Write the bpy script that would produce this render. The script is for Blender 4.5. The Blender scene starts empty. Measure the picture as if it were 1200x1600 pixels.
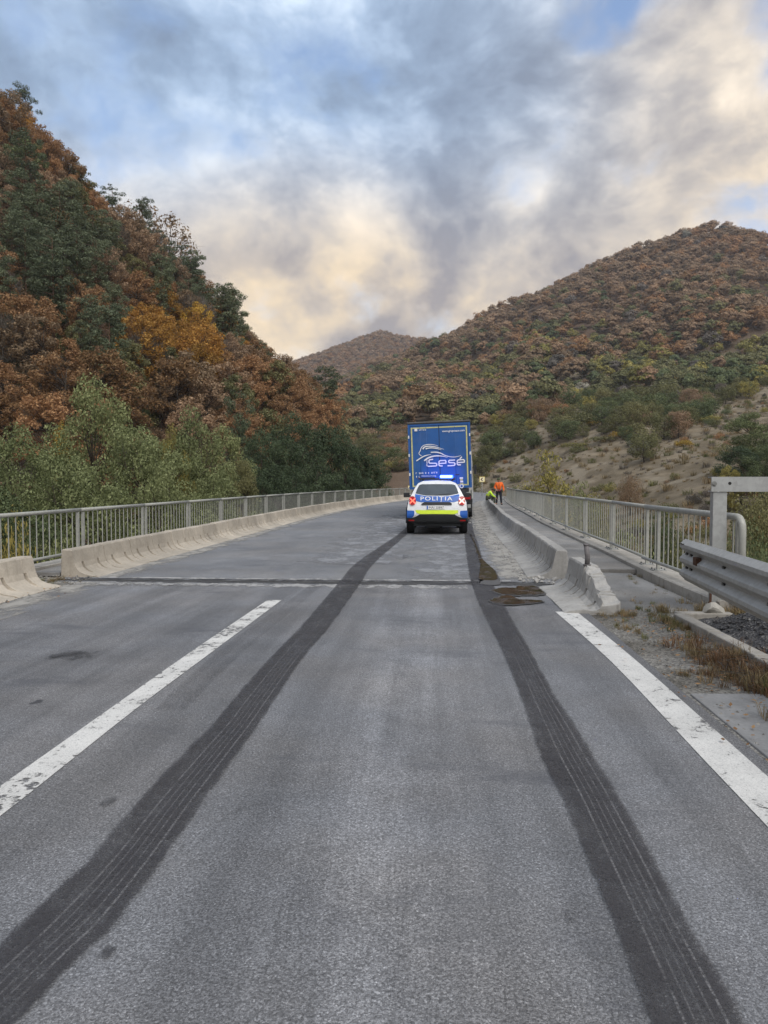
import bpy, math, random
import numpy as np
from mathutils import Vector, Matrix, Euler
PI = math.pi
S = bpy.context.scene
C = S.collection

# ---------------------------------------------------------------- camera
CAM_H = 1.5
F_PX = 1110.0                       # focal length in pixels of a 1200 x 1600 picture
YAW = math.atan(76.0 / F_PX)        # camera turned slightly to the left of the road's axis
PITCH = math.atan(45.0 / F_PX)      # and slightly downwards
cam_data = bpy.data.cameras.new('camera')
cam = bpy.data.objects.new('camera', cam_data)
C.objects.link(cam)
cam.location = (0, 0, CAM_H)
cam.rotation_euler = (PI / 2 - PITCH, 0, YAW)
cam_data.sensor_fit = 'VERTICAL'
cam_data.sensor_height = 36.0
cam_data.sensor_width = 27.0
cam_data.lens = F_PX / 1600 * 36
cam_data.clip_start = 0.05
cam_data.clip_end = 6000
S.camera = cam

# ---------------------------------------------------------------- exposure
S.view_settings.view_transform = 'Standard'
S.view_settings.look = 'None'
S.view_settings.gamma = 1.0
S.view_settings.use_curve_mapping = False
S.view_settings.exposure = 0.92

# ---------------------------------------------------------------- node helper
class NB:
    """small helper for writing node trees"""
    def __init__(s, tree):
        s.t = tree; s.n = tree.nodes; s.l = tree.links
    def new(s, typ, **kw):
        nd = s.n.new(typ)
        for k, v in kw.items(): setattr(nd, k, v)
        return nd
    def put(s, sock, v):
        if v is None: return
        if isinstance(v, bpy.types.NodeSocket): s.l.new(v, sock)
        else:
            if sock.type == 'RGBA' and not hasattr(v, '__len__'): v = (v, v, v, 1)
            elif sock.type == 'RGBA' and len(v) == 3: v = (*v, 1)
            elif sock.type == 'VECTOR' and not hasattr(v, '__len__'): v = (v, v, v)
            sock.default_value = v
    def math(s, op, a, b=None, c=None, clamp=False):
        nd = s.new('ShaderNodeMath', operation=op, use_clamp=clamp)
        s.put(nd.inputs[0], a); s.put(nd.inputs[1], b); s.put(nd.inputs[2], c)
        return nd.outputs[0]
    def vmath(s, op, a, b=None, out=0):
        nd = s.new('ShaderNodeVectorMath', operation=op)
        s.put(nd.inputs[0], a); s.put(nd.inputs[1], b)
        return nd.outputs[out]
    def dot(s, a, b): return s.vmath('DOT_PRODUCT', a, b, 1)
    def mix(s, f, a, b, blend='MIX'):
        nd = s.new('ShaderNodeMix', data_type='RGBA', blend_type=blend)
        s.put(nd.inputs[0], f); s.put(nd.inputs[6], a); s.put(nd.inputs[7], b)
        return nd.outputs[2]
    def noise(s, scale, detail=4, rough=0.5, vec=None, dist=0.0, out=0):
        nd = s.new('ShaderNodeTexNoise')
        s.put(nd.inputs['Scale'], scale); nd.inputs['Detail'].default_value = detail
        nd.inputs['Roughness'].default_value = rough; nd.inputs['Distortion'].default_value = dist
        if vec is not None: s.put(nd.inputs['Vector'], vec)
        return nd.outputs[out]
    def voro(s, scale, vec=None, feature='F1', out=0, rnd=1.0):
        nd = s.new('ShaderNodeTexVoronoi', feature=feature)
        s.put(nd.inputs['Scale'], scale); nd.inputs['Randomness'].default_value = rnd
        if vec is not None: s.put(nd.inputs['Vector'], vec)
        return nd.outputs[out]
    def step(s, x, lo, hi, a=0.0, b=1.0):
        nd = s.new('ShaderNodeMapRange', interpolation_type='SMOOTHSTEP')
        s.put(nd.inputs[0], x)
        for i, v in enumerate((lo, hi, a, b)): s.put(nd.inputs[i + 1], v)
        return nd.outputs[0]
    def ramp(s, f, stops):
        nd = s.new('ShaderNodeValToRGB')
        e = nd.color_ramp.elements
        while len(e) < len(stops): e.new(0.5)
        for el, (p, c) in zip(e, stops):
            el.position = p; el.color = (*c, 1) if len(c) == 3 else c
        s.put(nd.inputs[0], f)
        return nd.outputs[0]
    def mapping(s, vec, scale=(1, 1, 1), loc=(0, 0, 0), rot=(0, 0, 0)):
        nd = s.new('ShaderNodeMapping')
        s.put(nd.inputs['Vector'], vec); nd.inputs['Scale'].default_value = scale
        nd.inputs['Location'].default_value = loc; nd.inputs['Rotation'].default_value = rot
        return nd.outputs[0]
    def pos(s): return s.new('ShaderNodeNewGeometry').outputs['Position']
    def island(s): return s.new('ShaderNodeNewGeometry').outputs['Random Per Island']
    def objc(s): return s.new('ShaderNodeTexCoord').outputs['Object']
    def orand(s): return s.new('ShaderNodeObjectInfo').outputs['Random']
    def bump(s, h, strength, dist):
        nd = s.new('ShaderNodeBump')
        nd.inputs['Strength'].default_value = strength; nd.inputs['Distance'].default_value = dist
        s.put(nd.inputs['Height'], h)
        return nd.outputs[0]

# ---------------------------------------------------------------- camera geometry, to survey points
FWD = Vector((-math.sin(YAW) * math.cos(PITCH), math.cos(YAW) * math.cos(PITCH), -math.sin(PITCH)))
RGT = Vector((math.cos(YAW), math.sin(YAW), 0))
UPV = RGT.cross(FWD)
def ray(px, py): return (FWD + RGT * ((px - 600) / F_PX) + UPV * ((800 - py) / F_PX))
def G(px, py, z=0.0):
    d = ray(px, py); t = (z - CAM_H) / d.z
    return (d.x * t, d.y * t)
def P(px, py, Y):
    d = ray(px, py); t = Y / d.y
    return (d.x * t, Y, CAM_H + d.z * t)
def project(p):
    """numpy: world points (n,3) -> px, py, depth"""
    q = np.asarray(p, float) - np.array((0, 0, CAM_H))
    dz = q @ np.array(FWD); dz = np.where(dz < 0.1, 0.1, dz)
    return 600 + F_PX * (q @ np.array(RGT)) / dz, 800 - F_PX * (q @ np.array(UPV)) / dz, dz

# ---------------------------------------------------------------- sky and light
SUN_EL, SUN_AZ = math.radians(52), math.radians(150)      # azimuth clockwise from +Y: high, behind and to the right, veiled by cloud
w = bpy.data.worlds.new('World'); S.world = w; w.use_nodes = True
b = NB(w.node_tree); b.n.clear()
out = b.new('ShaderNodeOutputWorld')
sky = b.new('ShaderNodeTexSky', sky_type='NISHITA', sun_disc=False)
sky.sun_elevation = SUN_EL; sky.sun_rotation = SUN_AZ
bg_sky = b.new('ShaderNodeBackground'); b.put(bg_sky.inputs[0], sky.outputs[0]); bg_sky.inputs[1].default_value = 0.12
d = b.vmath('NORMALIZE', b.new('ShaderNodeTexCoord').outputs['Generated'])
def blob(px, py, lo, hi):
    v = ray(px, py).normalized()
    return b.step(b.dot(d, tuple(v)), math.cos(math.radians(lo)), math.cos(math.radians(hi)))
el = b.dot(d, (0, 0, 1))
warp = b.noise(3.0, 3, 0.5, b.mapping(d, (1, 1, 1.6), (3.1, 0.4, 1.7)), out=1)
dw = b.vmath('ADD', d, b.vmath('SCALE', b.vmath('SUBTRACT', warp, (0.5, 0.5, 0.5)), None))
dw.node.inputs[1].links[0].from_node.inputs['Scale'].default_value = 0.11
sm = b.mapping(dw, (1, 1, 1.5), (7.3, 2.1, 4.4), (0, math.radians(25), 0))
big = b.noise(3.6, 5, 0.5, sm)
mid = b.noise(7.6, 9, 0.58, b.mapping(dw, (1, 1, 1.45), (1.3, 9.1, 0.4), (0, math.radians(28), 0)))
fine = b.noise(27, 6, 0.55, b.mapping(dw, (1, 1, 1.3), (4.3, 2.1, 7.4)))
dens = b.math('ADD', b.math('MULTIPLY', big, 0.50), b.math('ADD', b.math('MULTIPLY', mid, 0.54), b.math('MULTIPLY', fine, 0.18)))
dens = b.math('SUBTRACT', dens, 0.122)
# darker masses and lighter gaps where the cloud sheet of the photograph has them
dark = b.math('ADD', b.math('ADD', blob(700, 335, 9, 1), blob(905, 385, 5, 1)), b.math('MULTIPLY', blob(1010, 225, 9, 2), 0.8))
dark = b.math('ADD', dark, b.math('MULTIPLY', blob(770, 130, 8, 2), 0.6))
dark = b.math('ADD', dark, b.math('MULTIPLY', blob(420, 330, 7, 1), 0.5))
lite = b.math('ADD', blob(885, 150, 3.2, 0.2), blob(1185, 130, 3.6, 0.3))
lite = b.math('ADD', lite, b.math('MULTIPLY', blob(470, 440, 7, 1), 0.7))
lite = b.math('ADD', lite, b.math('MULTIPLY', blob(590, 265, 6, 0.5), 0.8))
lite = b.math('ADD', lite, b.math('MULTIPLY', blob(812, 290, 3, 0.4), 0.8))
lite = b.math('ADD', lite, b.math('MULTIPLY', blob(590, 410, 6, 1), 0.7))
lite = b.math('ADD', lite, b.math('MULTIPLY', blob(250, 240, 8, 1), 0.5))
dens = b.math('ADD', dens, b.math('SUBTRACT', b.math('MULTIPLY', dark, 0.060), b.math('MULTIPLY', lite, 0.095)))
cool = b.step(b.dot(d, tuple(ray(230, -60).normalized())), math.cos(math.radians(38)), math.cos(math.radians(8)))
cool = b.math('MAXIMUM', cool, b.math('MULTIPLY', b.step(el, 0.55, 0.95), 0.8))
grey = b.ramp(dens, [(0.36, (0.62, 0.60, 0.57)), (0.44, (0.40, 0.395, 0.40)), (0.52, (0.255, 0.262, 0.285)), (0.62, (0.165, 0.172, 0.198))])
blue = b.ramp(dens, [(0.36, (0.42, 0.50, 0.60)), (0.46, (0.255, 0.335, 0.455)), (0.55, (0.17, 0.235, 0.335)), (0.64, (0.125, 0.172, 0.25))])
col = b.mix(cool, grey, blue)
# evening glow low in the valley and high on the right
glow = b.math('ADD', b.math('MULTIPLY', b.step(el, 0.46, 0.20), 1.0), b.math('MULTIPLY', blob(1250, 20, 15, 3), 0.5))
glow = b.math('ADD', glow, b.math('MULTIPLY', blob(480, 460, 13, 2), 0.24))
glow = b.math('MULTIPLY', glow, b.step(b.dot(d, (0, 1, 0)), 0.2, 0.9))
cream = b.ramp(dens, [(0.34, (0.68, 0.53, 0.35)), (0.44, (0.52, 0.425, 0.305)), (0.52, (0.375, 0.325, 0.275)), (0.62, (0.215, 0.20, 0.205))])
col = b.mix(b.math('MULTIPLY', glow, 1.0, clamp=True), col, cream)
bg_cl = b.new('ShaderNodeBackground'); b.put(bg_cl.inputs[0], col); bg_cl.inputs[1].default_value = 1.0
# blue openings in the sheet
hole = b.noise(5.2, 5, 0.55, b.mapping(dw, (1, 1, 1.4), (11.2, 5.3, 2.2), (0, math.radians(30), 0)))
gap = b.math('ADD', b.math('MULTIPLY', blob(925, 15, 3.8, 0.3), 0.12), b.math('MULTIPLY', blob(535, 165, 5, 0.5), 0.10))
gap = b.math('ADD', gap, b.math('MULTIPLY', blob(350, 120, 9, 1), 0.06))
gap = b.math('ADD', gap, b.math('MULTIPLY', blob(40, 60, 12, 1), 0.06))
ragged = b.math('MULTIPLY', b.math('SUBTRACT', dens, 0.5), -0.55)
cover = b.step(b.math('ADD', b.math('ADD', hole, gap), ragged), 0.76, 0.54)
mx = b.new('ShaderNodeMixShader')
b.put(mx.inputs[0], cover); b.l.new(bg_sky.outputs[0], mx.inputs[1]); b.l.new(bg_cl.outputs[0], mx.inputs[2])
b.l.new(mx.outputs[0], out.inputs[0])
w.cycles.sampling_method = 'MANUAL'; w.cycles.sample_map_resolution = 512

sun_data = bpy.data.lights.new('sun', 'SUN')
sun_data.energy = 1.5; sun_data.angle = math.radians(50); sun_data.color = (1.0, 0.955, 0.90)
sun = bpy.data.objects.new('sun', sun_data); C.objects.link(sun)
sd = Vector((math.sin(SUN_AZ) * math.cos(SUN_EL), math.cos(SUN_AZ) * math.cos(SUN_EL), math.sin(SUN_EL)))
sun.rotation_euler = sd.to_track_quat('Z', 'Y').to_euler()
sun.location = sd * 100

# ---------------------------------------------------------------- object helpers
def tag(o, label=None, cat=None, group=None, kind=None):
    if label: o['label'] = label
    if cat: o['category'] = cat
    if group: o['group'] = group
    if kind: o['kind'] = kind
    return o
def thing(name, label, cat, loc=(0, 0, 0), rz=0.0, group=None):
    o = bpy.data.objects.new(name, None); C.objects.link(o)
    o.location = loc; o.rotation_euler = (0, 0, rz); o.empty_display_size = 0.2
    return tag(o, label, cat, group)
def link(name, me, parent=None):
    o = bpy.data.objects.new(name, me); C.objects.link(o)
    if parent is not None: o.parent = parent
    return o
def copy_tree(o, parent=None):
    c = o.copy(); C.objects.link(c); c.parent = parent
    for ch in o.children: copy_tree(ch, c)
    return c
def mesh_np(name, V, Q=None, T=None, mats=(), mi=None, smooth=False):
    """mesh from numpy arrays: V (n,3), quads Q (m,4), triangles T (k,3)"""
    me = bpy.data.meshes.new(name)
    V = np.asarray(V, np.float32)
    fl, ls, lt = [], [], []
    n0 = 0
    if Q is not None and len(Q):
        Q = np.asarray(Q, np.int32); fl.append(Q.ravel()); ls.append(np.arange(len(Q)) * 4); lt.append(np.full(len(Q), 4)); n0 = Q.size
    if T is not None and len(T):
        T = np.asarray(T, np.int32); fl.append(T.ravel()); ls.append(n0 + np.arange(len(T)) * 3); lt.append(np.full(len(T), 3))
    idx = np.concatenate(fl).astype(np.int32); ls = np.concatenate(ls).astype(np.int32); lt = np.concatenate(lt).astype(np.int32)
    me.vertices.add(len(V)); me.vertices.foreach_set('co', V.ravel())
    me.loops.add(len(idx)); me.loops.foreach_set('vertex_index', idx)
    me.polygons.add(len(ls)); me.polygons.foreach_set('loop_start', ls); me.polygons.foreach_set('loop_total', lt)
    for m in mats: me.materials.append(m)
    if mi is not None: me.polygons.foreach_set('material_index', np.asarray(mi, np.int32))
    me.polygons.foreach_set('use_smooth', np.full(len(ls), smooth))
    me.update(calc_edges=True); me.validate()
    return me

class MB:
    """collects boxes, tubes, extruded outlines and strips into ONE mesh"""
    def __init__(s): s.v = []; s.f = []; s.sm = []
    def face(s, idx, smooth=False): s.f.append(tuple(idx)); s.sm.append(smooth)
    def verts(s, pts):
        n = len(s.v); s.v.extend(tuple(p) for p in pts); return n
    def box(s, c, size, rot=None, taper=1.0):
        hx, hy, hz = size[0] / 2, size[1] / 2, size[2] / 2
        pts = []
        for z, k in ((-hz, 1), (hz, taper)):
            for x, y in ((-hx, -hy), (hx, -hy), (hx, hy), (-hx, hy)): pts.append(Vector((x * k, y * k, z)))
        if rot is not None:
            R = Euler(rot).to_matrix(); pts = [R @ p for p in pts]
        n = s.verts([p + Vector(c) for p in pts])
        for q in ((0, 3, 2, 1), (4, 5, 6, 7), (0, 1, 5, 4), (1, 2, 6, 5), (2, 3, 7, 6), (3, 0, 4, 7)): s.face([n + i for i in q])
        return s
    def path(s, pts, r, n=8, cap=True, smooth=True):
        """tube along points; r number or list"""
        pts = [Vector(p) for p in pts]
        rs = r if hasattr(r, '__len__') else [r] * len(pts)
        up = None; rings = []
        for i, p in enumerate(pts):
            t = (pts[min(i + 1, len(pts) - 1)] - pts[max(i - 1, 0)]).normalized()
            if up is None:
                up = Vector((0, 0, 1)) if abs(t.z) < 0.9 else Vector((1, 0, 0))
            a = t.cross(up).normalized(); c = a.cross(t).normalized(); up = c
            rings.append(s.verts([p + (a * math.cos(2 * PI * k / n) + c * math.sin(2 * PI * k / n)) * rs[i] for k in range(n)]))
        for i in range(len(rings) - 1):
            for k in range(n):
                k2 = (k + 1) % n
                s.face((rings[i] + k2, rings[i] + k, rings[i + 1] + k, rings[i + 1] + k2), smooth)
        if cap:
            s.face([rings[0] + k for k in range(n)]); s.face([rings[-1] + n - 1 - k for k in range(n)])
        return s
    def extrude(s, outline, axis, a, b_):
        """closed 2D outline swept from a to b_ along an axis; outline is in the other two axes' order"""
        def put(u, v, w_):
            return {'x': (w_, u, v), 'y': (u, w_, v), 'z': (u, v, w_)}[axis]
        m = len(outline)
        n0 = s.verts([put(u, v, a) for u, v in outline]); n1 = s.verts([put(u, v, b_) for u, v in outline])
        for i in range(m):
            j = (i + 1) % m; s.face((n0 + i, n0 + j, n1 + j, n1 + i))
        s.face([n0 + m - 1 - i for i in range(m)]); s.face([n1 + i for i in range(m)])
        return s
    def strip(s, left, right):
        n0 = s.verts(left); n1 = s.verts(right)
        for i in range(len(left) - 1): s.face((n0 + i, n1 + i, n1 + i + 1, n0 + i + 1))
        return s
    def poly(s, pts):
        n = s.verts(pts); s.face([n + i for i in range(len(pts))]); return s
    def mesh(s, name, mat):
        me = bpy.data.meshes.new(name); me.from_pydata([tuple(p) for p in s.v], [], s.f)
        me.materials.append(mat); me.polygons.foreach_set('use_smooth', s.sm)
        me.update()
        import bmesh
        bm = bmesh.new(); bm.from_mesh(me); bmesh.ops.recalc_face_normals(bm, faces=bm.faces); bm.to_mesh(me); bm.free()
        return me
    def build(s, name, mat, parent=None, bevel=0.0):
        o = link(name, s.mesh(name, mat), parent)
        if bevel:
            m = o.modifiers.new('bevel', 'BEVEL'); m.width = bevel; m.segments = 2; m.limit_method = 'ANGLE'; m.angle_limit = math.radians(35)
        return o

def smooth01(x, lo, hi):
    t = np.clip((x - lo) / (hi - lo), 0, 1); return t * t * (3 - 2 * t)
_rs = np.random.RandomState(7)
_lat = _rs.rand(256, 256).astype(np.float64)
def vnoise(x, y):
    xi = np.floor(x).astype(int); yi = np.floor(y).astype(int); fx = x - xi; fy = y - yi
    fx = fx * fx * (3 - 2 * fx); fy = fy * fy * (3 - 2 * fy)
    g = lambda a, c: _lat[a % 256, c % 256]
    return (g(xi, yi) * (1 - fx) + g(xi + 1, yi) * fx) * (1 - fy) + (g(xi, yi + 1) * (1 - fx) + g(xi + 1, yi + 1) * fx) * fy - 0.5
def fbm(x, y, s, o=4):
    r = 0; a = 1.0; k = 1.0 / s
    for i in range(o):
        r = r + a * vnoise(x * k + 17.3 * i, y * k + 5.1 * i); a *= 0.5; k *= 2.03
    return r

# ---------------------------------------------------------------- the road's line: straight, a slow right bend on the bridge, then left
def _curv(s):
    if s < 25: return 0.0
    if s < 58: return 1 / 240.0
    if s < 80: return 0.0
    if s < 115: return -1 / 140.0
    return 0.0
_ps, _x, _y, _ph = [], 0.0, -40.0, 0.0
_s = -40.0
while _s <= 190.0:
    _ps.append((_s, _x, _y, _ph)); _ph += _curv(_s) * 0.5
    _x += math.sin(_ph) * 0.5; _y += math.cos(_ph) * 0.5; _s += 0.5
_ps = np.array(_ps)
def path(s):
    return (float(np.interp(s, _ps[:, 0], _ps[:, 1])), float(np.interp(s, _ps[:, 0], _ps[:, 2])), float(np.interp(s, _ps[:, 0], _ps[:, 3])))
def widen(s):
    """the right edge of the bridge swings out a little sooner than the road's line"""
    return float(np.interp(s, [10.8, 15, 20, 26, 30, 35, 45, 52, 62, 70], [0, 0.2, 0.33, 0.55, 0.74, 0.85, 0.75, 0.48, 0, 0]))
def W(lat, s, z=0.0):
    x, y, p = path(s)
    t = min(max(lat / 1.4, 0), 1); lat = lat + widen(s) * t * t * (3 - 2 * t)
    return (x + lat * math.cos(p), y - lat * math.sin(p), z)
def heading(s, lat=0.0):
    a, c = W(lat, s - 0.5), W(lat, s + 0.5)
    return -math.atan2(c[0] - a[0], c[1] - a[1])

# ---------------------------------------------------------------- materials
def material(name):
    m = bpy.data.materials.new(name); m.use_nodes = True
    b = NB(m.node_tree); b.n.clear()
    o = b.new('ShaderNodeOutputMaterial'); p = b.new('ShaderNodeBsdfPrincipled')
    b.l.new(p.outputs[0], o.inputs[0]); b.o = o; b.p = p
    return m, b
def plain(name, col, rough=0.6, metal=0.0, var=0.12, scale=6.0, spec=0.4, bump=0.0, emit=0.0, coat=0.0, dirt=0.0):
    """one-colour paint, plastic, cloth or metal with a little procedural unevenness"""
    m, b = material(name)
    o = b.objc()
    n = b.noise(scale, 5, 0.6, o)
    k = b.step(n, 0.3, 0.7, 1 - var, 1 + var)
    c = b.mix(1.0, (*col, 1), k, 'MULTIPLY')
    c.node.inputs[7].links and None
    if dirt:
        c = b.mix(b.math('MULTIPLY', b.step(b.noise(scale * 0.6, 6, 0.65, b.mapping(o, loc=(3, 1, 8))), 0.45, 0.75), dirt), c, (0.16, 0.145, 0.12))
    b.put(b.p.inputs['Base Color'], c)
    b.put(b.p.inputs['Roughness'], b.step(n, 0.3, 0.7, max(rough - 0.08, 0.02), min(rough + 0.08, 1)))
    b.p.inputs['Metallic'].default_value = metal
    b.p.inputs['Specular IOR Level'].default_value = spec
    if coat: b.p.inputs['Coat Weight'].default_value = coat; b.p.inputs['Coat Roughness'].default_value = 0.06
    if emit:
        b.p.inputs['Emission Color'].default_value = (*col, 1); b.p.inputs['Emission Strength'].default_value = emit
    if bump: b.put(b.p.inputs['Normal'], b.bump(b.noise(scale * 12, 3, 0.6, o), bump, 0.01))
    return m
M = {}

def asphalt(name, base, agg=0.5, patches=0.15, seed=0.0, lanes=True, dusty=0.0, fine=1.0):
    m, b = material(name)
    p = b.mapping(b.pos(), loc=(seed, seed * 1.7, 0))
    st = b.voro(165 * fine, p, out=1)                       # one colour per stone
    sep = b.new('ShaderNodeSeparateColor'); b.put(sep.inputs[0], st)
    dist = b.voro(165 * fine, p)
    stone = b.math('ADD', b.step(sep.outputs[0], 0.2, 1.0, 0.66, 1.45), b.step(sep.outputs[1], 0.86, 0.97, 0.0, 0.9))
    pit = b.step(b.noise(95 * fine, 4, 0.7, p), 0.38, 0.5, 0.42, 1.0)
    g2 = b.step(b.noise(240 * fine, 2, 0.7, p), 0.3, 0.75, 0.72, 1.25)
    mid = b.noise(1.3, 6, 0.6, p); lo = b.noise(0.28, 4, 0.55, p)
    k = b.math('MULTIPLY', b.math('MULTIPLY', stone, pit), g2)
    k = b.math('ADD', b.math('MULTIPLY', k, agg), 1 - agg)
    k = b.math('MULTIPLY', k, b.step(mid, 0.3, 0.7, 1 - patches, 1 + patches))
    k = b.math('MULTIPLY', k, b.step(lo, 0.35, 0.65, 1 - patches * 0.8, 1 + patches * 0.8))
    xyz = b.new('ShaderNodeSeparateXYZ'); b.put(xyz.inputs[0], b.pos())
    x, y = xyz.outputs[0], xyz.outputs[1]
    if lanes:
        # aggregate worn pale between the wheel paths of the lane, long streaks along the traffic
        wav = b.noise(0.5, 3, 0.5, b.pos())
        xc = b.math('ADD', x, b.math('MULTIPLY', b.math('SUBTRACT', wav, 0.5), 0.5))
        centre = b.math('MULTIPLY', b.step(b.math('ABSOLUTE', b.math('ADD', xc, 0.22)), 0.62, 0.05), b.step(b.math('ADD', b.math('MULTIPLY', b.noise(48, 4, 0.7, p), 0.75), b.math('MULTIPLY', b.noise(7, 4, 0.6, p), 0.25)), 0.36, 0.62))
        k = b.math('MULTIPLY', k, b.math('ADD', 1.0, b.math('MULTIPLY', centre, 0.62)))
        streak = b.noise(1.0, 5, 0.6, b.mapping(b.pos(), (3.0, 0.16, 1), (2.2 + seed, 0, 0)))
        k = b.math('MULTIPLY', k, b.step(streak, 0.35, 0.65, 0.82, 1.14))
    tint = b.mix(b.step(b.noise(0.7, 3, 0.5, p), 0.35, 0.65), (base[0] * 0.99, base[1], base[2] * 1.01, 1), (base[0] * 1.03, base[1], base[2] * 0.96, 1))
    c = b.mix(1.0, tint, k, 'MULTIPLY')
    # occasional tar spots and old stains
    spots = b.voro(1.15, b.vmath('ADD', p, b.vmath('SCALE', b.noise(6, 3, 0.5, p, out=1), None)))
    spots.node.inputs[0].links[0].from_node.inputs[1].links[0].from_node.inputs['Scale'].default_value = 0.16
    spm = b.math('MULTIPLY', b.step(spots, 0.075, 0.05), b.step(b.noise(0.9, 1, 0.5, b.mapping(p, loc=(5, 5, 0))), 0.48, 0.58))
    c = b.mix(b.math('MULTIPLY', spm, 0.75), c, (0.022, 0.022, 0.027))
    stain = b.math('MULTIPLY', b.step(b.noise(1.0, 6, 0.65, b.mapping(b.pos(), (0.55, 1.5, 1), (9, 2, 0))), 0.56, 0.70), 0.55)
    c = b.mix(stain, c, (base[0] * 0.45, base[1] * 0.46, base[2] * 0.5, 1))
    # hairline cracks
    cv = b.vmath('ADD', p, b.vmath('SCALE', b.noise(2.2, 5, 0.6, p, out=1), None))
    cv.node.inputs[1].links[0].from_node.inputs['Scale'].default_value = 0.55
    ck = b.voro(0.42, cv, 'DISTANCE_TO_EDGE')
    ckm = b.math('MULTIPLY', b.step(ck, 0.006, 0.0015), b.step(b.noise(0.35, 2, 0.5, b.mapping(p, loc=(1, 8, 0))), 0.5, 0.6))
    c = b.mix(b.math('MULTIPLY', ckm, 0.22), c, (0.025, 0.025, 0.026))
    if dusty:
        ds = b.step(b.noise(0.9, 7, 0.7, b.mapping(b.pos(), (1.0, 0.35, 1), (4, 7, 0))), 0.48, 0.68)
        c = b.mix(b.math('MULTIPLY', ds, dusty), c, (0.30, 0.295, 0.285))
    b.put(b.p.inputs['Base Color'], c)
    b.put(b.p.inputs['Roughness'], b.step(mid, 0.3, 0.7, 0.60, 0.82))
    b.p.inputs['Specular IOR Level'].default_value = 0.45
    h = b.math('ADD', b.math('MULTIPLY', dist, -0.8), b.math('ADD', pit, b.math('MULTIPLY', ckm, -0.3)))
    b.put(b.p.inputs['Normal'], b.bump(h, 0.55, 0.006))
    return m
M['road'] = asphalt('road_asphalt', (0.163, 0.165, 0.172), agg=0.72, seed=0.0, patches=0.13)
M['deck_road'] = asphalt('bridge_asphalt', (0.172, 0.175, 0.182), agg=0.6, seed=13.0, lanes=False, dusty=0.28)
M['walk'] = asphalt('sidewalk_asphalt', (0.200, 0.193, 0.182), agg=0.5, seed=31.0, lanes=False, dusty=0.35, patches=0.25)
M['patch'] = asphalt('asphalt_patch', (0.155, 0.152, 0.146), agg=0.5, seed=47.0, lanes=False, dusty=0.5, patches=0.25)

def concrete(name, base, warm=0.0, grime=0.5, scale=1.0):
    m, b = material(name)
    p = b.pos()
    n1 = b.noise(2.2 * scale, 6, 0.62, p); n2 = b.noise(28 * scale, 4, 0.6, p)
    drip = b.noise(1.0, 5, 0.6, b.mapping(p, (9, 9, 0.9)))
    k = b.math('MULTIPLY', b.step(n1, 0.3, 0.7, 0.86, 1.12), b.step(n2, 0.3, 0.7, 0.92, 1.07))
    k = b.math('MULTIPLY', k, b.step(b.orand(), 0, 1, 0.86, 1.09))
    c = b.mix(1.0, (*base, 1), k, 'MULTIPLY')
    c = b.mix(b.math('MULTIPLY', b.step(drip, 0.52, 0.72), grime * 0.6), c, (base[0] * 0.45, base[1] * 0.43, base[2] * 0.40, 1))
    c = b.mix(b.math('MULTIPLY', b.step(b.noise(4.2, 6, 0.7, b.mapping(p, loc=(3, 3, 3))), 0.58, 0.72), grime * 0.7), c, (base[0] * 0.52, base[1] * 0.50, base[2] * 0.46, 1))
    pit = b.step(b.voro(60 * scale, p), 0.13, 0.06)
    c = b.mix(b.math('MULTIPLY', b.math('MULTIPLY', pit, b.step(b.noise(5, 2, 0.5, p), 0.5, 0.6)), 0.6), c, (0.09, 0.085, 0.08))
    b.put(b.p.inputs['Base Color'], c); b.p.inputs['Roughness'].default_value = 0.85; b.p.inputs['Specular IOR Level'].default_value = 0.3
    b.put(b.p.inputs['Normal'], b.bump(b.math('ADD', n2, b.math('MULTIPLY', pit, -0.6)), 0.4, 0.006))
    return m
M['conc_warm'] = concrete('barrier_concrete', (0.40, 0.355, 0.29), grime=0.45)
M['conc_grey'] = concrete('grey_barrier_concrete', (0.315, 0.305, 0.285), grime=0.55)
M['kerb'] = concrete('kerb_concrete', (0.33, 0.31, 0.275), grime=0.7)
M['slab'] = concrete('gutter_concrete', (0.235, 0.233, 0.228), grime=0.5, scale=1.4)
M['stone'] = concrete('pale_stone', (0.30, 0.285, 0.25), grime=0.4, scale=4)

def paint_marking(name, wear):
    m, b = material(name)
    p = b.pos()
    n = b.noise(16, 6, 0.7, p); n2 = b.noise(2.6, 5, 0.6, p)
    gone = b.step(b.math('ADD', b.math('MULTIPLY', n, 0.6), b.math('MULTIPLY', n2, 0.4)), wear + 0.05, wear - 0.02)
    grit = b.step(b.voro(110, p), 0.2, 0.6, 0.85, 1.05)
    c = b.mix(1.0, (0.56, 0.55, 0.52, 1), b.math('MULTIPLY', grit, b.step(n2, 0.3, 0.7, 0.86, 1.08)), 'MULTIPLY')
    c = b.mix(b.math('MULTIPLY', b.step(b.noise(60, 3, 0.6, p), 0.56, 0.68), 0.5), c, (0.23, 0.23, 0.225))
    b.put(b.p.inputs['Base Color'], c); b.p.inputs['Roughness'].default_value = 0.7
    b.put(b.p.inputs['Normal'], b.bump(grit, 0.35, 0.004))
    tr = b.new('ShaderNodeBsdfTransparent'); mx = b.new('ShaderNodeMixShader')
    b.put(mx.inputs[0], gone); b.l.new(b.p.outputs[0], mx.inputs[1]); b.l.new(tr.outputs[0], mx.inputs[2])
    b.l.new(mx.outputs[0], b.o.inputs[0])
    return m
M['line'] = paint_marking('worn_white_paint', 0.435)
M['edge_line'] = paint_marking('white_edge_paint', 0.405)

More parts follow.
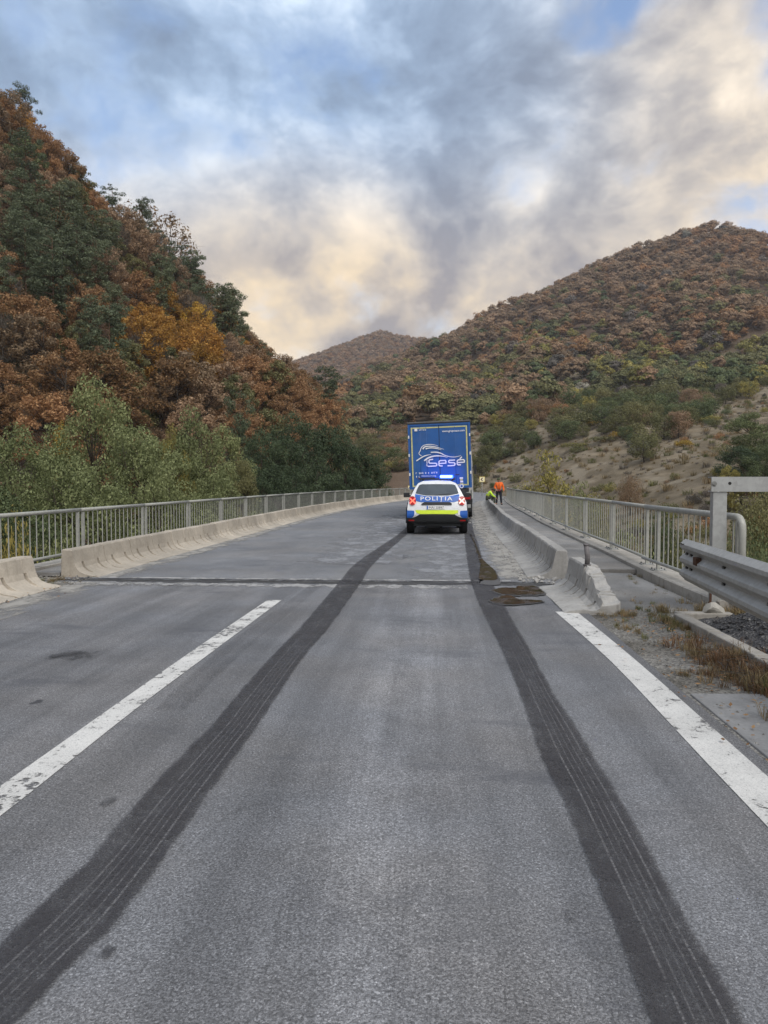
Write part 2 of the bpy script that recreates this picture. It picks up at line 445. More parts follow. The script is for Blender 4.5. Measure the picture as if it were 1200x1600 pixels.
def rubber_mark(name, strength, grooves=True):
    """tyre rubber ground into the asphalt: uv x runs across the mark, uv y along it in metres"""
    m, b = material(name)
    uv = b.new('ShaderNodeUVMap').outputs[0]
    sx = b.new('ShaderNodeSeparateXYZ'); b.put(sx.inputs[0], uv)
    u, v = sx.outputs[0], sx.outputs[1]
    p = b.pos()
    edge = b.math('MINIMUM', u, b.math('SUBTRACT', 1.0, u))
    ej = b.math('ADD', edge, b.math('MULTIPLY', b.math('SUBTRACT', b.noise(5, 7, 0.75, p), 0.5), 0.18))
    a = b.step(ej, 0.0, 0.08)
    a = b.math('MULTIPLY', a, b.step(b.noise(3.0, 5, 0.6, b.mapping(p, (2.4, 0.5, 1))), 0.28, 0.62, 0.60, 1.0))
    vs = b.new('ShaderNodeSeparateColor'); b.put(vs.inputs[0], b.voro(150, p, out=1))
    stones = b.math('MULTIPLY', b.step(vs.outputs[0], 0.35, 0.85), b.step(b.noise(9, 5, 0.7, p), 0.36, 0.6, 0.35, 1.0))
    a = b.math('MULTIPLY', a, b.math('SUBTRACT', 1.0, b.math('MULTIPLY', stones, 0.75)))
    if grooves:
        near = b.step(v, 9.5, 3.5)
        gcol = 0.0
        for uu, wd, am in ((0.36, 0.015, 0.6), (0.47, 0.010, 0.4), (0.57, 0.010, 0.4), (0.67, 0.011, 0.45), (0.79, 0.015, 0.6)):
            br = b.math('MULTIPLY', b.step(b.noise(7, 4, 0.7, b.mapping(p, loc=(uu * 30, 0, 0))), 0.34, 0.52, 0.25, 1.0), b.step(b.noise(90, 2, 0.6, p), 0.40, 0.56, 0.25, 1.0))
            gl = b.math('MULTIPLY', b.step(b.math('ABSOLUTE', b.math('SUBTRACT', u, uu)), wd * 1.5, wd * 0.4), b.math('MULTIPLY', near, br))
            gcol = b.math('ADD', gcol, b.math('MULTIPLY', gl, am * 1.05))
    a = b.math('MULTIPLY', a, strength)
    rc = b.mix(b.noise(2, 3, 0.5, p), (0.034, 0.032, 0.035), (0.052, 0.049, 0.051))
    if grooves: rc = b.mix(b.math('MULTIPLY', gcol, 1.0, clamp=True), rc, (0.25, 0.245, 0.245))
    b.put(b.p.inputs['Base Color'], rc)
    b.put(b.p.inputs['Roughness'], b.step(b.noise(4, 4, 0.6, p), 0.3, 0.7, 0.55, 0.75)); b.p.inputs['Specular IOR Level'].default_value = 0.35
    b.put(b.p.inputs['Normal'], b.bump(b.voro(100, p), 0.4, 0.004))
    tr = b.new('ShaderNodeBsdfTransparent'); mx = b.new('ShaderNodeMixShader')
    b.put(mx.inputs[0], a); b.l.new(tr.outputs[0], mx.inputs[1]); b.l.new(b.p.outputs[0], mx.inputs[2])
    b.l.new(mx.outputs[0], b.o.inputs[0])
    return m
M['skid'] = rubber_mark('tyre_rubber_mark', 0.92)
M['skid_faint'] = rubber_mark('faint_tyre_mark', 0.17, False)

m, b = material('oily_puddle')
p = b.pos()
b.put(b.p.inputs['Base Color'], b.ramp(b.noise(5, 6, 0.6, p), [(0.34, (0.010, 0.007, 0.005)), (0.54, (0.022, 0.012, 0.008)), (0.70, (0.052, 0.027, 0.014))]))
b.put(b.p.inputs['Roughness'], b.step(b.noise(4, 4, 0.6, p), 0.45, 0.7, 0.06, 0.4)); b.p.inputs['Specular IOR Level'].default_value = 0.35
M['puddle'] = m
m, b = material('damp_asphalt_rim')
p = b.pos()
b.put(b.p.inputs['Base Color'], b.mix(b.noise(30, 4, 0.6, p), (0.05, 0.048, 0.045), (0.09, 0.085, 0.08))); b.p.inputs['Roughness'].default_value = 0.6
M['rim_damp'] = m

def dust_mat(name, col, lo, hi, sc=1.6):
    """thin mortar dust or sand lying on the road, gone in patches"""
    m, b = material(name)
    p = b.pos()
    uv = b.new('ShaderNodeUVMap').outputs[0]; sx = b.new('ShaderNodeSeparateXYZ'); b.put(sx.inputs[0], uv)
    edge = b.step(b.math('MINIMUM', sx.outputs[0], b.math('SUBTRACT', 1.0, sx.outputs[0])), 0.0, 0.3)
    a = b.step(b.math('ADD', b.noise(sc, 7, 0.7, b.mapping(p, (1.3, 0.8, 1))), b.math('MULTIPLY', edge, 0.16)), lo, hi)
    b.put(b.p.inputs['Base Color'], b.mix(b.noise(22, 4, 0.6, p), (*[c * 0.8 for c in col], 1), (*[c * 1.1 for c in col], 1)))
    b.p.inputs['Roughness'].default_value = 0.9
    tr = b.new('ShaderNodeBsdfTransparent'); mx = b.new('ShaderNodeMixShader')
    b.put(mx.inputs[0], a); b.l.new(tr.outputs[0], mx.inputs[1]); b.l.new(b.p.outputs[0], mx.inputs[2])
    b.l.new(mx.outputs[0], b.o.inputs[0])
    return m
M['dust'] = dust_mat('mortar_dust', (0.235, 0.24, 0.25), 0.50, 0.78)
M['sand'] = dust_mat('washed_sand', (0.31, 0.295, 0.265), 0.46, 0.74, 2.2)
M['mortar'] = dust_mat('joint_mortar', (0.33, 0.325, 0.315), 0.52, 0.74, 3.6)
M['tar_faint'] = dust_mat('faint_tar_spot', (0.05, 0.05, 0.053), 0.50, 0.85, 6.0)
M['tar'] = dust_mat('tar_band', (0.055, 0.055, 0.057), 0.50, 0.72, 2.4)

def verge_mat():
    m, b = material('gravel_verge')
    p = b.pos()
    v = b.voro(55, p, out=1); sc = b.new('ShaderNodeSeparateColor'); b.put(sc.inputs[0], v)
    big = b.noise(0.9, 6, 0.65, p)
    c = b.ramp(big, [(0.32, (0.085, 0.075, 0.06)), (0.46, (0.16, 0.15, 0.13)), (0.56, (0.215, 0.205, 0.185)), (0.68, (0.30, 0.285, 0.255))])
    c = b.mix(1.0, c, b.step(sc.outputs[0], 0, 1, 0.6, 1.35), 'MULTIPLY')
    b.put(b.p.inputs['Base Color'], c); b.p.inputs['Roughness'].default_value = 0.92
    b.put(b.p.inputs['Normal'], b.bump(b.math('ADD', b.voro(55, p), b.noise(14, 5, 0.6, p)), 0.8, 0.014))
    return m
M['verge'] = verge_mat()
m, b = material('dark_millings')
p = b.pos(); v = b.voro(42, p, out=1); sc = b.new('ShaderNodeSeparateColor'); b.put(sc.inputs[0], v)
b.put(b.p.inputs['Base Color'], b.ramp(sc.outputs[0], [(0.0, (0.02, 0.02, 0.023)), (0.6, (0.05, 0.05, 0.053)), (0.92, (0.09, 0.088, 0.085)), (1.0, (0.22, 0.21, 0.2))]))
b.p.inputs['Roughness'].default_value = 0.8; b.put(b.p.inputs['Normal'], b.bump(b.voro(42, p), 1.0, 0.02)); M['millings'] = m

# earth, leaf litter, dry grass slopes
m, b = material('hill_ground')
p = b.pos(); xyz = b.new('ShaderNodeSeparateXYZ'); b.put(xyz.inputs[0], p)
n1 = b.noise(0.035, 7, 0.6, p); n2 = b.noise(0.16, 8, 0.72, b.mapping(p, (1, 1, 3.0))); n3 = b.noise(2.5, 4, 0.65, p)
dry = b.ramp(n2, [(0.3, (0.088, 0.072, 0.049)), (0.48, (0.150, 0.122, 0.083)), (0.62, (0.225, 0.185, 0.130))])
path_ = b.step(b.noise(0.09, 5, 0.6, b.mapping(p, (1, 1, 2.5), (8, 3, 0))), 0.56, 0.64)
dry = b.mix(b.math('MULTIPLY', path_, 0.5), dry, (0.27, 0.235, 0.18))
brush = b.ramp(n3, [(0.3, (0.035, 0.030, 0.018)), (0.55, (0.085, 0.066, 0.036)), (0.7, (0.12, 0.095, 0.05))])
litter = b.ramp(n3, [(0.3, (0.055, 0.038, 0.026)), (0.55, (0.125, 0.084, 0.057)), (0.7, (0.190, 0.130, 0.088))])
right = b.math('MULTIPLY', b.step(xyz.outputs[0], -15, 12), b.step(xyz.outputs[2], 95, 60))
c = b.mix(b.math('MULTIPLY', b.step(n1, 0.58, 0.68), 0.6), dry, brush)
c = b.mix(right, litter, c)
b.put(b.p.inputs['Base Color'], c); b.p.inputs['Roughness'].default_value = 0.95; b.p.inputs['Specular IOR Level'].default_value = 0.1
b.put(b.p.inputs['Normal'], b.bump(b.math('ADD', b.noise(6.0, 5, 0.7, p), b.math('MULTIPLY', n3, 0.6)), 0.35, 0.12)); M['hill'] = m

m, b = material('river_water')
b.p.inputs['Base Color'].default_value = (0.03, 0.035, 0.03, 1); b.p.inputs['Roughness'].default_value = 0.08
b.put(b.p.inputs['Normal'], b.bump(b.noise(1.5, 4, 0.6, b.pos()), 0.3, 0.05)); M['water'] = m

def galv(name, col, rough=0.5, metal=0.35):
    m, b = material(name)
    o = b.pos()
    sp = b.voro(24, o, out=1); sc = b.new('ShaderNodeSeparateColor'); b.put(sc.inputs[0], sp)
    k = b.math('MULTIPLY', b.step(sc.outputs[0], 0, 1, 0.93, 1.07), b.step(b.noise(1.6, 6, 0.65, o), 0.3, 0.7, 0.92, 1.06))
    c = b.mix(1.0, (*col, 1), k, 'MULTIPLY')
    dr = b.math('MULTIPLY', b.step(b.noise(1.0, 6, 0.7, b.mapping(o, (7, 7, 1.2))), 0.56, 0.78), 0.35)
    c = b.mix(dr, c, (0.16, 0.145, 0.12))
    b.put(b.p.inputs['Base Color'], c); b.p.inputs['Metallic'].default_value = metal
    b.put(b.p.inputs['Roughness'], b.step(b.noise(8, 4, 0.6, o), 0.3, 0.7, rough - 0.08, rough + 0.12))
    return m
M['galv'] = galv('galvanised_steel', (0.33, 0.335, 0.325), 0.52, 0.15)
M['galv_dark'] = galv('dull_galvanised_steel', (0.34, 0.34, 0.325), 0.55, 0.15)
M['rail'] = galv('railing_paint', (0.335, 0.335, 0.30), 0.55, 0.05)
M['rust'] = plain('rusty_iron', (0.075, 0.035, 0.02), 0.85, 0.2, 0.35, 30)
M['pipe'] = plain('grey_plastic_pipe', (0.13, 0.12, 0.12), 0.6, 0, 0.2, 20)
M['recess_shade'] = plain('painted_recess_shade', (0.02, 0.018, 0.016), 0.9)  # near-black colour standing in for the shade inside holes, slots and gaps
M['bolt'] = plain('bolt_steel', (0.22, 0.22, 0.21), 0.5, 0.7, 0.25, 40)
M['joint_steel'] = plain('joint_steel', (0.085, 0.083, 0.080), 0.55, 0.5, 0.3, 18)

# vehicles and people
M['car_white'] = plain('white_car_paint', (0.70, 0.71, 0.72), 0.28, 0, 0.04, 3, 0.5, coat=0.6, dirt=0.12)
M['car_blue'] = plain('blue_reflective_film', (0.018, 0.105, 0.42), 0.35, 0, 0.08, 8, 0.5)
M['car_yellow'] = plain('lime_reflective_film', (0.62, 0.78, 0.04), 0.4, 0, 0.06, 8, 0.5)
M['black_plastic'] = plain('black_plastic', (0.020, 0.021, 0.022), 0.55, 0, 0.2, 10, 0.4)
M['rubber'] = plain('tyre_rubber', (0.018, 0.018, 0.018), 0.8, 0, 0.25, 14, 0.25, bump=0.3)
M['alloy'] = plain('wheel_alloy', (0.33, 0.34, 0.35), 0.35, 0.8, 0.1)
M['glass_dark'] = plain('tinted_car_glass', (0.10, 0.11, 0.115), 0.08, 0.45, 0.15, 3, 0.9)
M['lens_red'] = plain('red_lamp_lens', (0.36, 0.012, 0.012), 0.15, 0, 0.1, 6, 0.6)
M['lamp_red'] = plain('lit_red_lamp', (1.0, 0.10, 0.06), 0.3, 0, 0.05, 6, 0.4, emit=1.3)
M['lamp_pale'] = plain('lit_pale_red_lamp', (1.0, 0.42, 0.36), 0.3, 0, 0.05, 6, 0.4, emit=1.1)
M['plate_white'] = plain('number_plate', (0.66, 0.66, 0.64), 0.4, 0, 0.03)
M['white_film'] = plain('white_film', (0.72, 0.72, 0.73), 0.45, 0, 0.05)
M['beacon'] = plain('lit_blue_beacon', (0.012, 0.035, 1.0), 0.2, 0, 0.02, 5, 0.5, emit=14.0)
M['beacon_core'] = plain('lit_beacon_core', (0.22, 0.42, 1.0), 0.2, 0, 0.02, 5, 0.5, emit=5.0)
M['beacon_off'] = plain('unlit_blue_beacon', (0.02, 0.07, 0.38), 0.15, 0, 0.05, 5, 0.7)
M['truck_blue'] = plain('blue_trailer_paint', (0.014, 0.088, 0.285), 0.45, 0, 0.10, 1.6, 0.45, dirt=0.16)
M['truck_yellow'] = plain('yellow_reflective_tape', (0.50, 0.48, 0.20), 0.5, 0, 0.15, 9)
M['truck_grey'] = plain('dark_chassis_paint', (0.035, 0.036, 0.04), 0.6, 0.1, 0.25, 7, dirt=0.3)
M['truck_red'] = plain('dark_red_paint', (0.16, 0.018, 0.03), 0.5, 0, 0.15, 6, dirt=0.2)
M['cab_white'] = plain('white_cab_paint', (0.66, 0.66, 0.66), 0.3, 0, 0.05, 2, 0.5, coat=0.4, dirt=0.15)
M['tarp'] = plain('grey_roof_tarp', (0.12, 0.115, 0.11), 0.7, 0, 0.25, 2)
M['hi_orange'] = plain('orange_work_jacket', (0.86, 0.155, 0.02), 0.75, 0, 0.12, 9)
M['hi_yellow'] = plain('lime_work_vest', (0.55, 0.80, 0.05), 0.75, 0, 0.12, 9)
M['reflect'] = plain('silver_reflective_tape', (0.55, 0.56, 0.55), 0.4, 0.2, 0.1)
M['navy'] = plain('dark_navy_trousers', (0.016, 0.020, 0.030), 0.85, 0, 0.25, 9)
M['olive'] = plain('olive_trousers', (0.055, 0.062, 0.04), 0.85, 0, 0.25, 9)
M['skin'] = plain('skin', (0.42, 0.23, 0.155), 0.55, 0, 0.08, 14)
M['hair'] = plain('black_hair', (0.012, 0.010, 0.009), 0.7, 0, 0.3, 40)
M['cap'] = plain('dull_green_cap', (0.06, 0.075, 0.035), 0.8, 0, 0.2, 20)
M['boot'] = plain('black_boots', (0.012, 0.012, 0.012), 0.6, 0, 0.2, 20)
M['sign_yellow'] = plain('yellow_sign_sheeting', (0.80, 0.62, 0.14), 0.45, 0, 0.05)
M['sign_pale'] = plain('pale_sign_sheeting', (0.80, 0.74, 0.50), 0.45, 0, 0.05)
M['sign_dark'] = plain('dark_sign_print', (0.09, 0.035, 0.02), 0.5, 0, 0.1)

def leaf_mat(name, c1, c2, c3=None, hue=0.25, trans=0.28):
    """leaves: colour differs from leaf to leaf and from tree to tree"""
    m, b = material(name)
    r = b.island(); t = b.orand()
    stops = [(0.0, c1), (0.55, c2), (1.0, c3 or c2)]
    c = b.ramp(r, stops)
    c = b.mix(1.0, c, b.ramp(t, [(0, (1 - hue, 1 - hue * 0.9, 1 - hue)), (0.5, (1, 1, 1)), (1, (1 + hue, 1 + hue * 0.75, 1 + hue * 0.6))]), 'MULTIPLY')
    b.put(b.p.inputs['Base Color'], c); b.p.inputs['Roughness'].default_value = 0.7; b.p.inputs['Specular IOR Level'].default_value = 0.2
    tl = b.new('ShaderNodeBsdfTranslucent'); b.put(tl.inputs[0], c)
    mx = b.new('ShaderNodeMixShader'); mx.inputs[0].default_value = trans
    b.l.new(b.p.outputs[0], mx.inputs[1]); b.l.new(tl.outputs[0], mx.inputs[2]); b.l.new(mx.outputs[0], b.o.inputs[0])
    return m
LM = {
 'russet': leaf_mat('russet_leaves', (0.200, 0.108, 0.053), (0.310, 0.178, 0.087), (0.440, 0.275, 0.138), trans=0.32),
 'brown':  leaf_mat('brown_leaves', (0.200, 0.134, 0.082), (0.312, 0.214, 0.132), (0.435, 0.308, 0.198), trans=0.32),
 'orange': leaf_mat('orange_leaves', (0.250, 0.125, 0.030), (0.400, 0.210, 0.048), (0.540, 0.320, 0.080), trans=0.32),
 'gold':   leaf_mat('golden_leaves', (0.340, 0.205, 0.036), (0.490, 0.320, 0.056), (0.600, 0.440, 0.105), trans=0.32),
 'olive':  leaf_mat('olive_leaves', (0.105, 0.104, 0.046), (0.175, 0.172, 0.076), (0.265, 0.255, 0.118)),
 'green':  leaf_mat('green_leaves', (0.072, 0.092, 0.042), (0.124, 0.154, 0.070), (0.195, 0.228, 0.108)),
 'pine':   leaf_mat('pine_needles', (0.070, 0.088, 0.050), (0.124, 0.150, 0.086), (0.190, 0.220, 0.130), trans=0.22),
 'willow': leaf_mat('willow_leaves', (0.120, 0.138, 0.058), (0.200, 0.225, 0.096), (0.310, 0.335, 0.160), 0.18),
 'willow_yellow': leaf_mat('yellowing_willow_leaves', (0.180, 0.155, 0.050), (0.280, 0.240, 0.072), (0.400, 0.330, 0.100), 0.18),
 'alder':  leaf_mat('alder_leaves', (0.036, 0.054, 0.028), (0.066, 0.092, 0.048), (0.110, 0.145, 0.076), 0.16),
 'lime':   leaf_mat('yellow_green_leaves', (0.170, 0.160, 0.052), (0.265, 0.245, 0.074), (0.400, 0.345, 0.105)),
 'grey':   leaf_mat('bare_grey_twigs', (0.105, 0.090, 0.076), (0.160, 0.140, 0.118), (0.230, 0.205, 0.172)),
 'pale':   leaf_mat('pale_dry_leaves', (0.190, 0.185, 0.150), (0.270, 0.262, 0.215), (0.360, 0.350, 0.290)),
 'blade':  leaf_mat('dry_grass_blades', (0.150, 0.112, 0.060), (0.250, 0.192, 0.105), (0.350, 0.275, 0.155)),
 'blade_green': leaf_mat('green_grass_blades', (0.080, 0.088, 0.034), (0.130, 0.138, 0.052), (0.205, 0.195, 0.085)),
 'blade_red': leaf_mat('reddish_dry_grass_blades', (0.120, 0.068, 0.038), (0.190, 0.112, 0.062), (0.265, 0.170, 0.095)),
}
M['bark'] = plain('tree_bark', (0.060, 0.048, 0.038), 0.9, 0, 0.35, 5, 0.2)
M['bark_grey'] = plain('grey_bark', (0.105, 0.095, 0.082), 0.9, 0, 0.35, 5, 0.2)
M['bark_pine'] = plain('pine_bark', (0.10, 0.060, 0.038), 0.9, 0, 0.3, 5, 0.2)

# ---------------------------------------------------------------- terrain
def ridge_height(x, y, crest, dmax, power, back=None):
    """height below a crest polyline: falls from the crest height to nothing at dmax"""
    best = np.full(x.shape, -1e9)
    for (a, c) in zip(crest[:-1], crest[1:]):
        ax, ay, az = a; bx, by, bz = c
        dx, dy = bx - ax, by - ay
        t = np.clip(((x - ax) * dx + (y - ay) * dy) / (dx * dx + dy * dy), 0, 1)
        qx, qy = ax + t * dx, ay + t * dy
        z = az + t * (bz - az)
        dist = np.hypot(x - qx, y - qy)
        dm = dmax(z) if callable(dmax) else dmax
        h = z * np.clip(1 - dist / dm, 0, 1) ** power
        best = np.maximum(best, h)
    return best
def cr(px, py, Y, drop): 
    p = P(px, py, Y); return (p[0], Y, p[2] - drop + 6.0)
LEFT_CREST = [(-330, 60, 190), (-190, 118, 118), cr(-60, 95, 142, 7), cr(0, 165, 150, 7), cr(75, 222, 158, 8), cr(130, 292, 166, 12), cr(200, 362, 175, 16), cr(290, 440, 185, 20),
              cr(335, 512, 192, 21), cr(370, 585, 200, 21), cr(400, 645, 205, 17), cr(440, 705, 210, 8), (-48, 222, -4)]
RIGHT_CREST = [cr(-300, 640, 1250, 8), cr(200, 625, 1200, 9), cr(440, 612, 1080, 9), cr(520, 597, 1010, 9), cr(600, 556, 960, 9), cr(660, 533, 905, 9), cr(760, 497, 855, 9), cr(870, 449, 800, 9),
               cr(945, 402, 770, 9), cr(1010, 373, 750, 9), cr(1075, 350, 740, 9), cr(1110, 346, 740, 9), cr(1160, 357, 750, 9), cr(1260, 385, 780, 9), (560, 850, 250), (900, 1000, 260)]
FAR_CREST = [cr(330, 640, 1750, 9), cr(455, 598, 1650, 9), cr(500, 580, 1620, 9), cr(540, 548, 1580, 9), cr(570, 524, 1560, 9), cr(592, 518, 1550, 9), cr(625, 523, 1550, 9), cr(680, 530, 1560, 9), cr(900, 520, 1600, 9), cr(1300, 520, 1700, 9)]
FLOOR = -6.0
_rp = _ps[::4]
def road_dist(x, y):
    """distance to the road's axis (axis taken 1.8 m left of the driving line) and station"""
    d = np.full(x.shape, 1e9); st = np.zeros(x.shape)
    m = (np.abs(x) < 120) & (y > -60) & (y < 260)
    if m.any():
        xs, ys = x[m], y[m]
        cx = _rp[:, 1] - 1.8 * np.cos(_rp[:, 3]); cy = _rp[:, 2] + 1.8 * np.sin(_rp[:, 3])
        dd = np.hypot(xs[:, None] - cx[None], ys[:, None] - cy[None])
        k = dd.argmin(1); d[m] = dd[np.arange(len(k)), k]; st[m] = _rp[k, 0]
    return d, st
def H(x, y):
    x = np.atleast_1d(np.asarray(x, float)); y = np.atleast_1d(np.asarray(y, float))
    rough = fbm(x, y, 60, 4) * 9 + fbm(x + 300, y, 22, 3) * 1.3
    hl = ridge_height(x, y, LEFT_CREST, lambda z: 12 + z * 0.97, 1.12)
    hl = hl + (fbm(x, y + 90, 34, 4) * 9) * smooth01(hl, 2, 30) * (1 - smooth01(hl, 60, 200) * 0.4)
    hr = ridge_height(x, y, RIGHT_CREST, lambda z: 330 + z * 1.35, 1.45)
    gul = np.abs(fbm(x * 1.0 + y * 0.35, y * 0.28, 130, 3)) * 55
    hr = hr + (rough * 1.1 - gul * 0.55) * smooth01(hr, 4, 90) * (1 - smooth01(hr, 150, 255) * 0.85)
    # low bank with little terraces behind the right railing
    bx = smooth01(x, 12, 46); by = smooth01(y, 52, 120) * (1 - smooth01(y, 190, 330))
    hb = bx * by * (9.5 + fbm(x, y, 22, 4) * 4)
    hf = ridge_height(x, y, FAR_CREST, 900, 1.3) + rough * 0.8
    z = np.maximum(np.maximum(hl, hr), hf * (y > 900)) + hb
    z = np.maximum(z, 0) + FLOOR + fbm(x, y, 14, 3) * 0.4 * smooth01(np.hypot(x, y - 20), 8, 30)
    # right bank of the river near the bridge lies a little higher
    z = z + 2.2 * smooth01(x, 10, 26) * (1 - smooth01(y, 40, 140)) * smooth01(y, 6, 24)
    # the road: embankment before the bridge, river gorge under it, bench after it
    d, st = road_dist(x, y)
    edge = np.where(x < path_x(y), 6.2, 5.7)
    emb_on = np.where(st < 11.0, 1.0, np.where(st > 74, 1.0, 0.0))
    emb = -0.10 - np.clip(d - edge, 0, 100) / 1.35
    zz = np.where((emb_on > 0) & (st <= 11), np.maximum(z, emb), z)
    lim = np.clip(d - edge - 1.5, 0, 200) * 1.5 - 0.10     # cutting slope beside the bench past the bridge
    zz = np.where((st > 74) & (st < 175) & (d < 45), np.maximum(np.minimum(zz, lim), emb), zz)
    zz = np.where((st <= 11) & (d < edge), -0.10, zz)
    zz = np.where((st > 11) & (st <= 74) & (d < 9), np.minimum(zz, -4.0), zz)
    return zz
def path_x(y): return np.interp(y, _ps[:, 2], _ps[:, 1]) - 1.8

def axis_pts(lo, hi, c0, c1, fine, coarse, growth=1.06):
    pts = list(np.arange(c0, c1 + 1e-6, fine)); st = fine; p = pts[-1]
    while p < hi: st = min(st * growth, coarse); p += st; pts.append(p)
    st = fine; p = pts[0]
    while p > lo: st = min(st * growth, coarse); p -= st; pts.insert(0, p)
    return np.array(pts)
gx = axis_pts(-1500, 1900, -60, 70, 1.5, 26, 1.045); gy = axis_pts(-120, 2600, -4, 150, 1.5, 26, 1.03)
X, Y_ = np.meshgrid(gx, gy); Z = H(X.ravel(), Y_.ravel())
nx, ny = len(gx), len(gy)
Zg = Z.reshape(ny, nx)
def HM(x, y):
    """height of the terrain mesh itself"""
    x = np.atleast_1d(np.asarray(x, float)); y = np.atleast_1d(np.asarray(y, float))
    i = np.clip(np.searchsorted(gx, x) - 1, 0, nx - 2); j = np.clip(np.searchsorted(gy, y) - 1, 0, ny - 2)
    u = np.clip((x - gx[i]) / (gx[i + 1] - gx[i]), 0, 1); v = np.clip((y - gy[j]) / (gy[j + 1] - gy[j]), 0, 1)
    return (Zg[j, i] * (1 - u) + Zg[j, i + 1] * u) * (1 - v) + (Zg[j + 1, i] * (1 - u) + Zg[j + 1, i + 1] * u) * v
ii = np.arange(nx * ny).reshape(ny, nx)
Q = np.stack([ii[:-1, :-1], ii[:-1, 1:], ii[1:, 1:], ii[1:, :-1]], -1).reshape(-1, 4)
me = mesh_np('terrain', np.stack([X.ravel(), Y_.ravel(), Z], 1), Q, mats=[M['hill']], smooth=True)
tag(link('terrain', me), 'hills and valley sides under the autumn forest', None, kind='structure')
MB().poly([(-90, -30, FLOOR + 0.35), (90, -30, FLOOR + 0.35), (60, 75, FLOOR + 0.35), (-60, 75, FLOOR + 0.35)]).build('river_water', M['water'])['kind'] = 'structure'

# ---------------------------------------------------------------- road, bridge deck, sidewalks
LFT, RGTL = -5.62, 1.86            # carriageway edges on the bridge
def sheet(name, mat, l0, l1, s0, s1, z, ds=1.0, parent=None, nl=1, kind='structure', uv=False):
    n = max(1, int(math.ceil((s1 - s0) / ds)))
    V, Qd, UV = [], [], []
    for i in range(n + 1):
        s = s0 + (s1 - s0) * i / n
        for j in range(nl + 1):
            V.append(W(l0 + (l1 - l0) * j / nl, s, z)); UV.append((j / nl, s))
    for i in range(n):
        for j in range(nl):
            a = i * (nl + 1) + j; Qd.append((a, a + 1, a + nl + 2, a + nl + 1))
    me = mesh_np(name, V, Qd, mats=[mat])
    if uv: set_uv(me, UV)
    o = link(name, me, parent)
    if kind and parent is None: o['kind'] = kind
    return o
def set_uv(me, UV):
    lay = me.uv_layers.new(name='UVMap'); UV = np.asarray(UV, np.float32)
    idx = np.empty(len(me.loops), np.int32); me.loops.foreach_get('vertex_index', idx)
    lay.data.foreach_set('uv', UV[idx].ravel())

JS = 10.62                                             # station of the expansion joint
road = sheet('road', M['road'], -9.5, 1.80, -14, JS - 0.082, 0.0, 3.0)
deck = sheet('bridge_road', M['deck_road'], LFT - 0.3, RGTL + 0.3, JS + 0.082, 78, 0.0, 1.0)
sheet('road_beyond_bridge', M['deck_road'], -5.6, 2.0, 78, 180, 0.0, 1.0)
# deck slab under the road
sl = MB()
prof = [(-6.95, -0.02), (3.75, -0.02), (3.75, -0.45), (2.6, -0.75), (2.2, -1.6), (-5.4, -1.6), (-5.8, -0.75), (-6.95, -0.45)]
st_ = [JS + 0.1] + list(np.arange(12, 78.1, 2.0))
for i, s in enumerate(st_):
    n0 = sl.verts([W(l, s, z) for l, z in prof])
    if i:
        for k in range(len(prof)):
            k2 = (k + 1) % len(prof); sl.face((n0 - len(prof) + k, n0 - len(prof) + k2, n0 + k2, n0 + k))
    if i in (0, len(st_) - 1): sl.face([n0 + k for k in range(len(prof))])
sl.build('bridge_deck', M['kerb'])['kind'] = 'structure'
for s in (22, 44, 66):
    x, y, p = path(s); cx, cy, _ = W(-1.6, s)
    b_ = MB(); b_.box((0, 0, -4.6), (6.5, 1.0, 6.0)); o = b_.build('bridge_pier', M['kerb'], None, 0.05); o.location = (cx, cy, 0); o.rotation_euler = (0, 0, -p); o['kind'] = 'structure'

# expansion joint: two steel edge beams, a dark rubber band, pale mortar beds
jt = thing('expansion_joint', 'dark steel expansion joint running across the road at the start of the bridge', 'expansion joint', (0, JS, 0))
for off, wd, z, mk, nm in ((-0.055, 0.052, 0.004, 'joint_steel', 'edge_beam'), (0.055, 0.052, 0.004, 'joint_steel', 'edge_beam'), (0.0, 0.058, -0.02, 'rubber', 'rubber_seal')):
    MB().box((-1.95, off, z - 0.03), (7.4, wd, 0.06)).build(nm, M[mk], jt)
def ground_strip(name, pts_l, pts_r, mat, z, parent=None, sub=6):
    """sheet between two lines on the ground (world xy), densified, with uv: u across, v metres along"""
    def dens(p):
        o = []
        for a, c in zip(p[:-1], p[1:]):
            for k in range(sub): o.append((a[0] + (c[0] - a[0]) * k / sub, a[1] + (c[1] - a[1]) * k / sub))
        o.append(p[-1]); return np.array(o)
    L, R = dens(smooth_line(pts_l)), dens(smooth_line(pts_r)); n = len(L)
    mid = (L + R) / 2; v = np.hypot(mid[:, 0], mid[:, 1])
    V, UV, Qd = [], [], []
    K = 4
    for i in range(n):
        for j in range(K + 1):
            q = L[i] + (R[i] - L[i]) * j / K; V.append((q[0], q[1], z)); UV.append((j / K, v[i]))
    for i in range(n - 1):
        for j in range(K):
            a = i * (K + 1) + j; Qd.append((a, a + 1, a + K + 2, a + K + 1))
    me = mesh_np(name, V, Qd, mats=[mat]); set_uv(me, UV)
    return link(name, me, parent)
def smooth_line(p, n=4):
    """Catmull-Rom through the points"""
    p = [np.array(q, float) for q in p]
    if len(p) < 3: return p
    o = []
    for i in range(len(p) - 1):
        p0 = p[max(i - 1, 0)]; p1 = p[i]; p2 = p[i + 1]; p3 = p[min(i + 2, len(p) - 1)]
        for k in range(n):
            t = k / n
            o.append(0.5 * ((2 * p1) + (p2 - p0) * t + (2 * p0 - 5 * p1 + 4 * p2 - p3) * t * t + (3 * p1 - p0 - 3 * p2 + p3) * t ** 3))
    o.append(p[-1]); return o
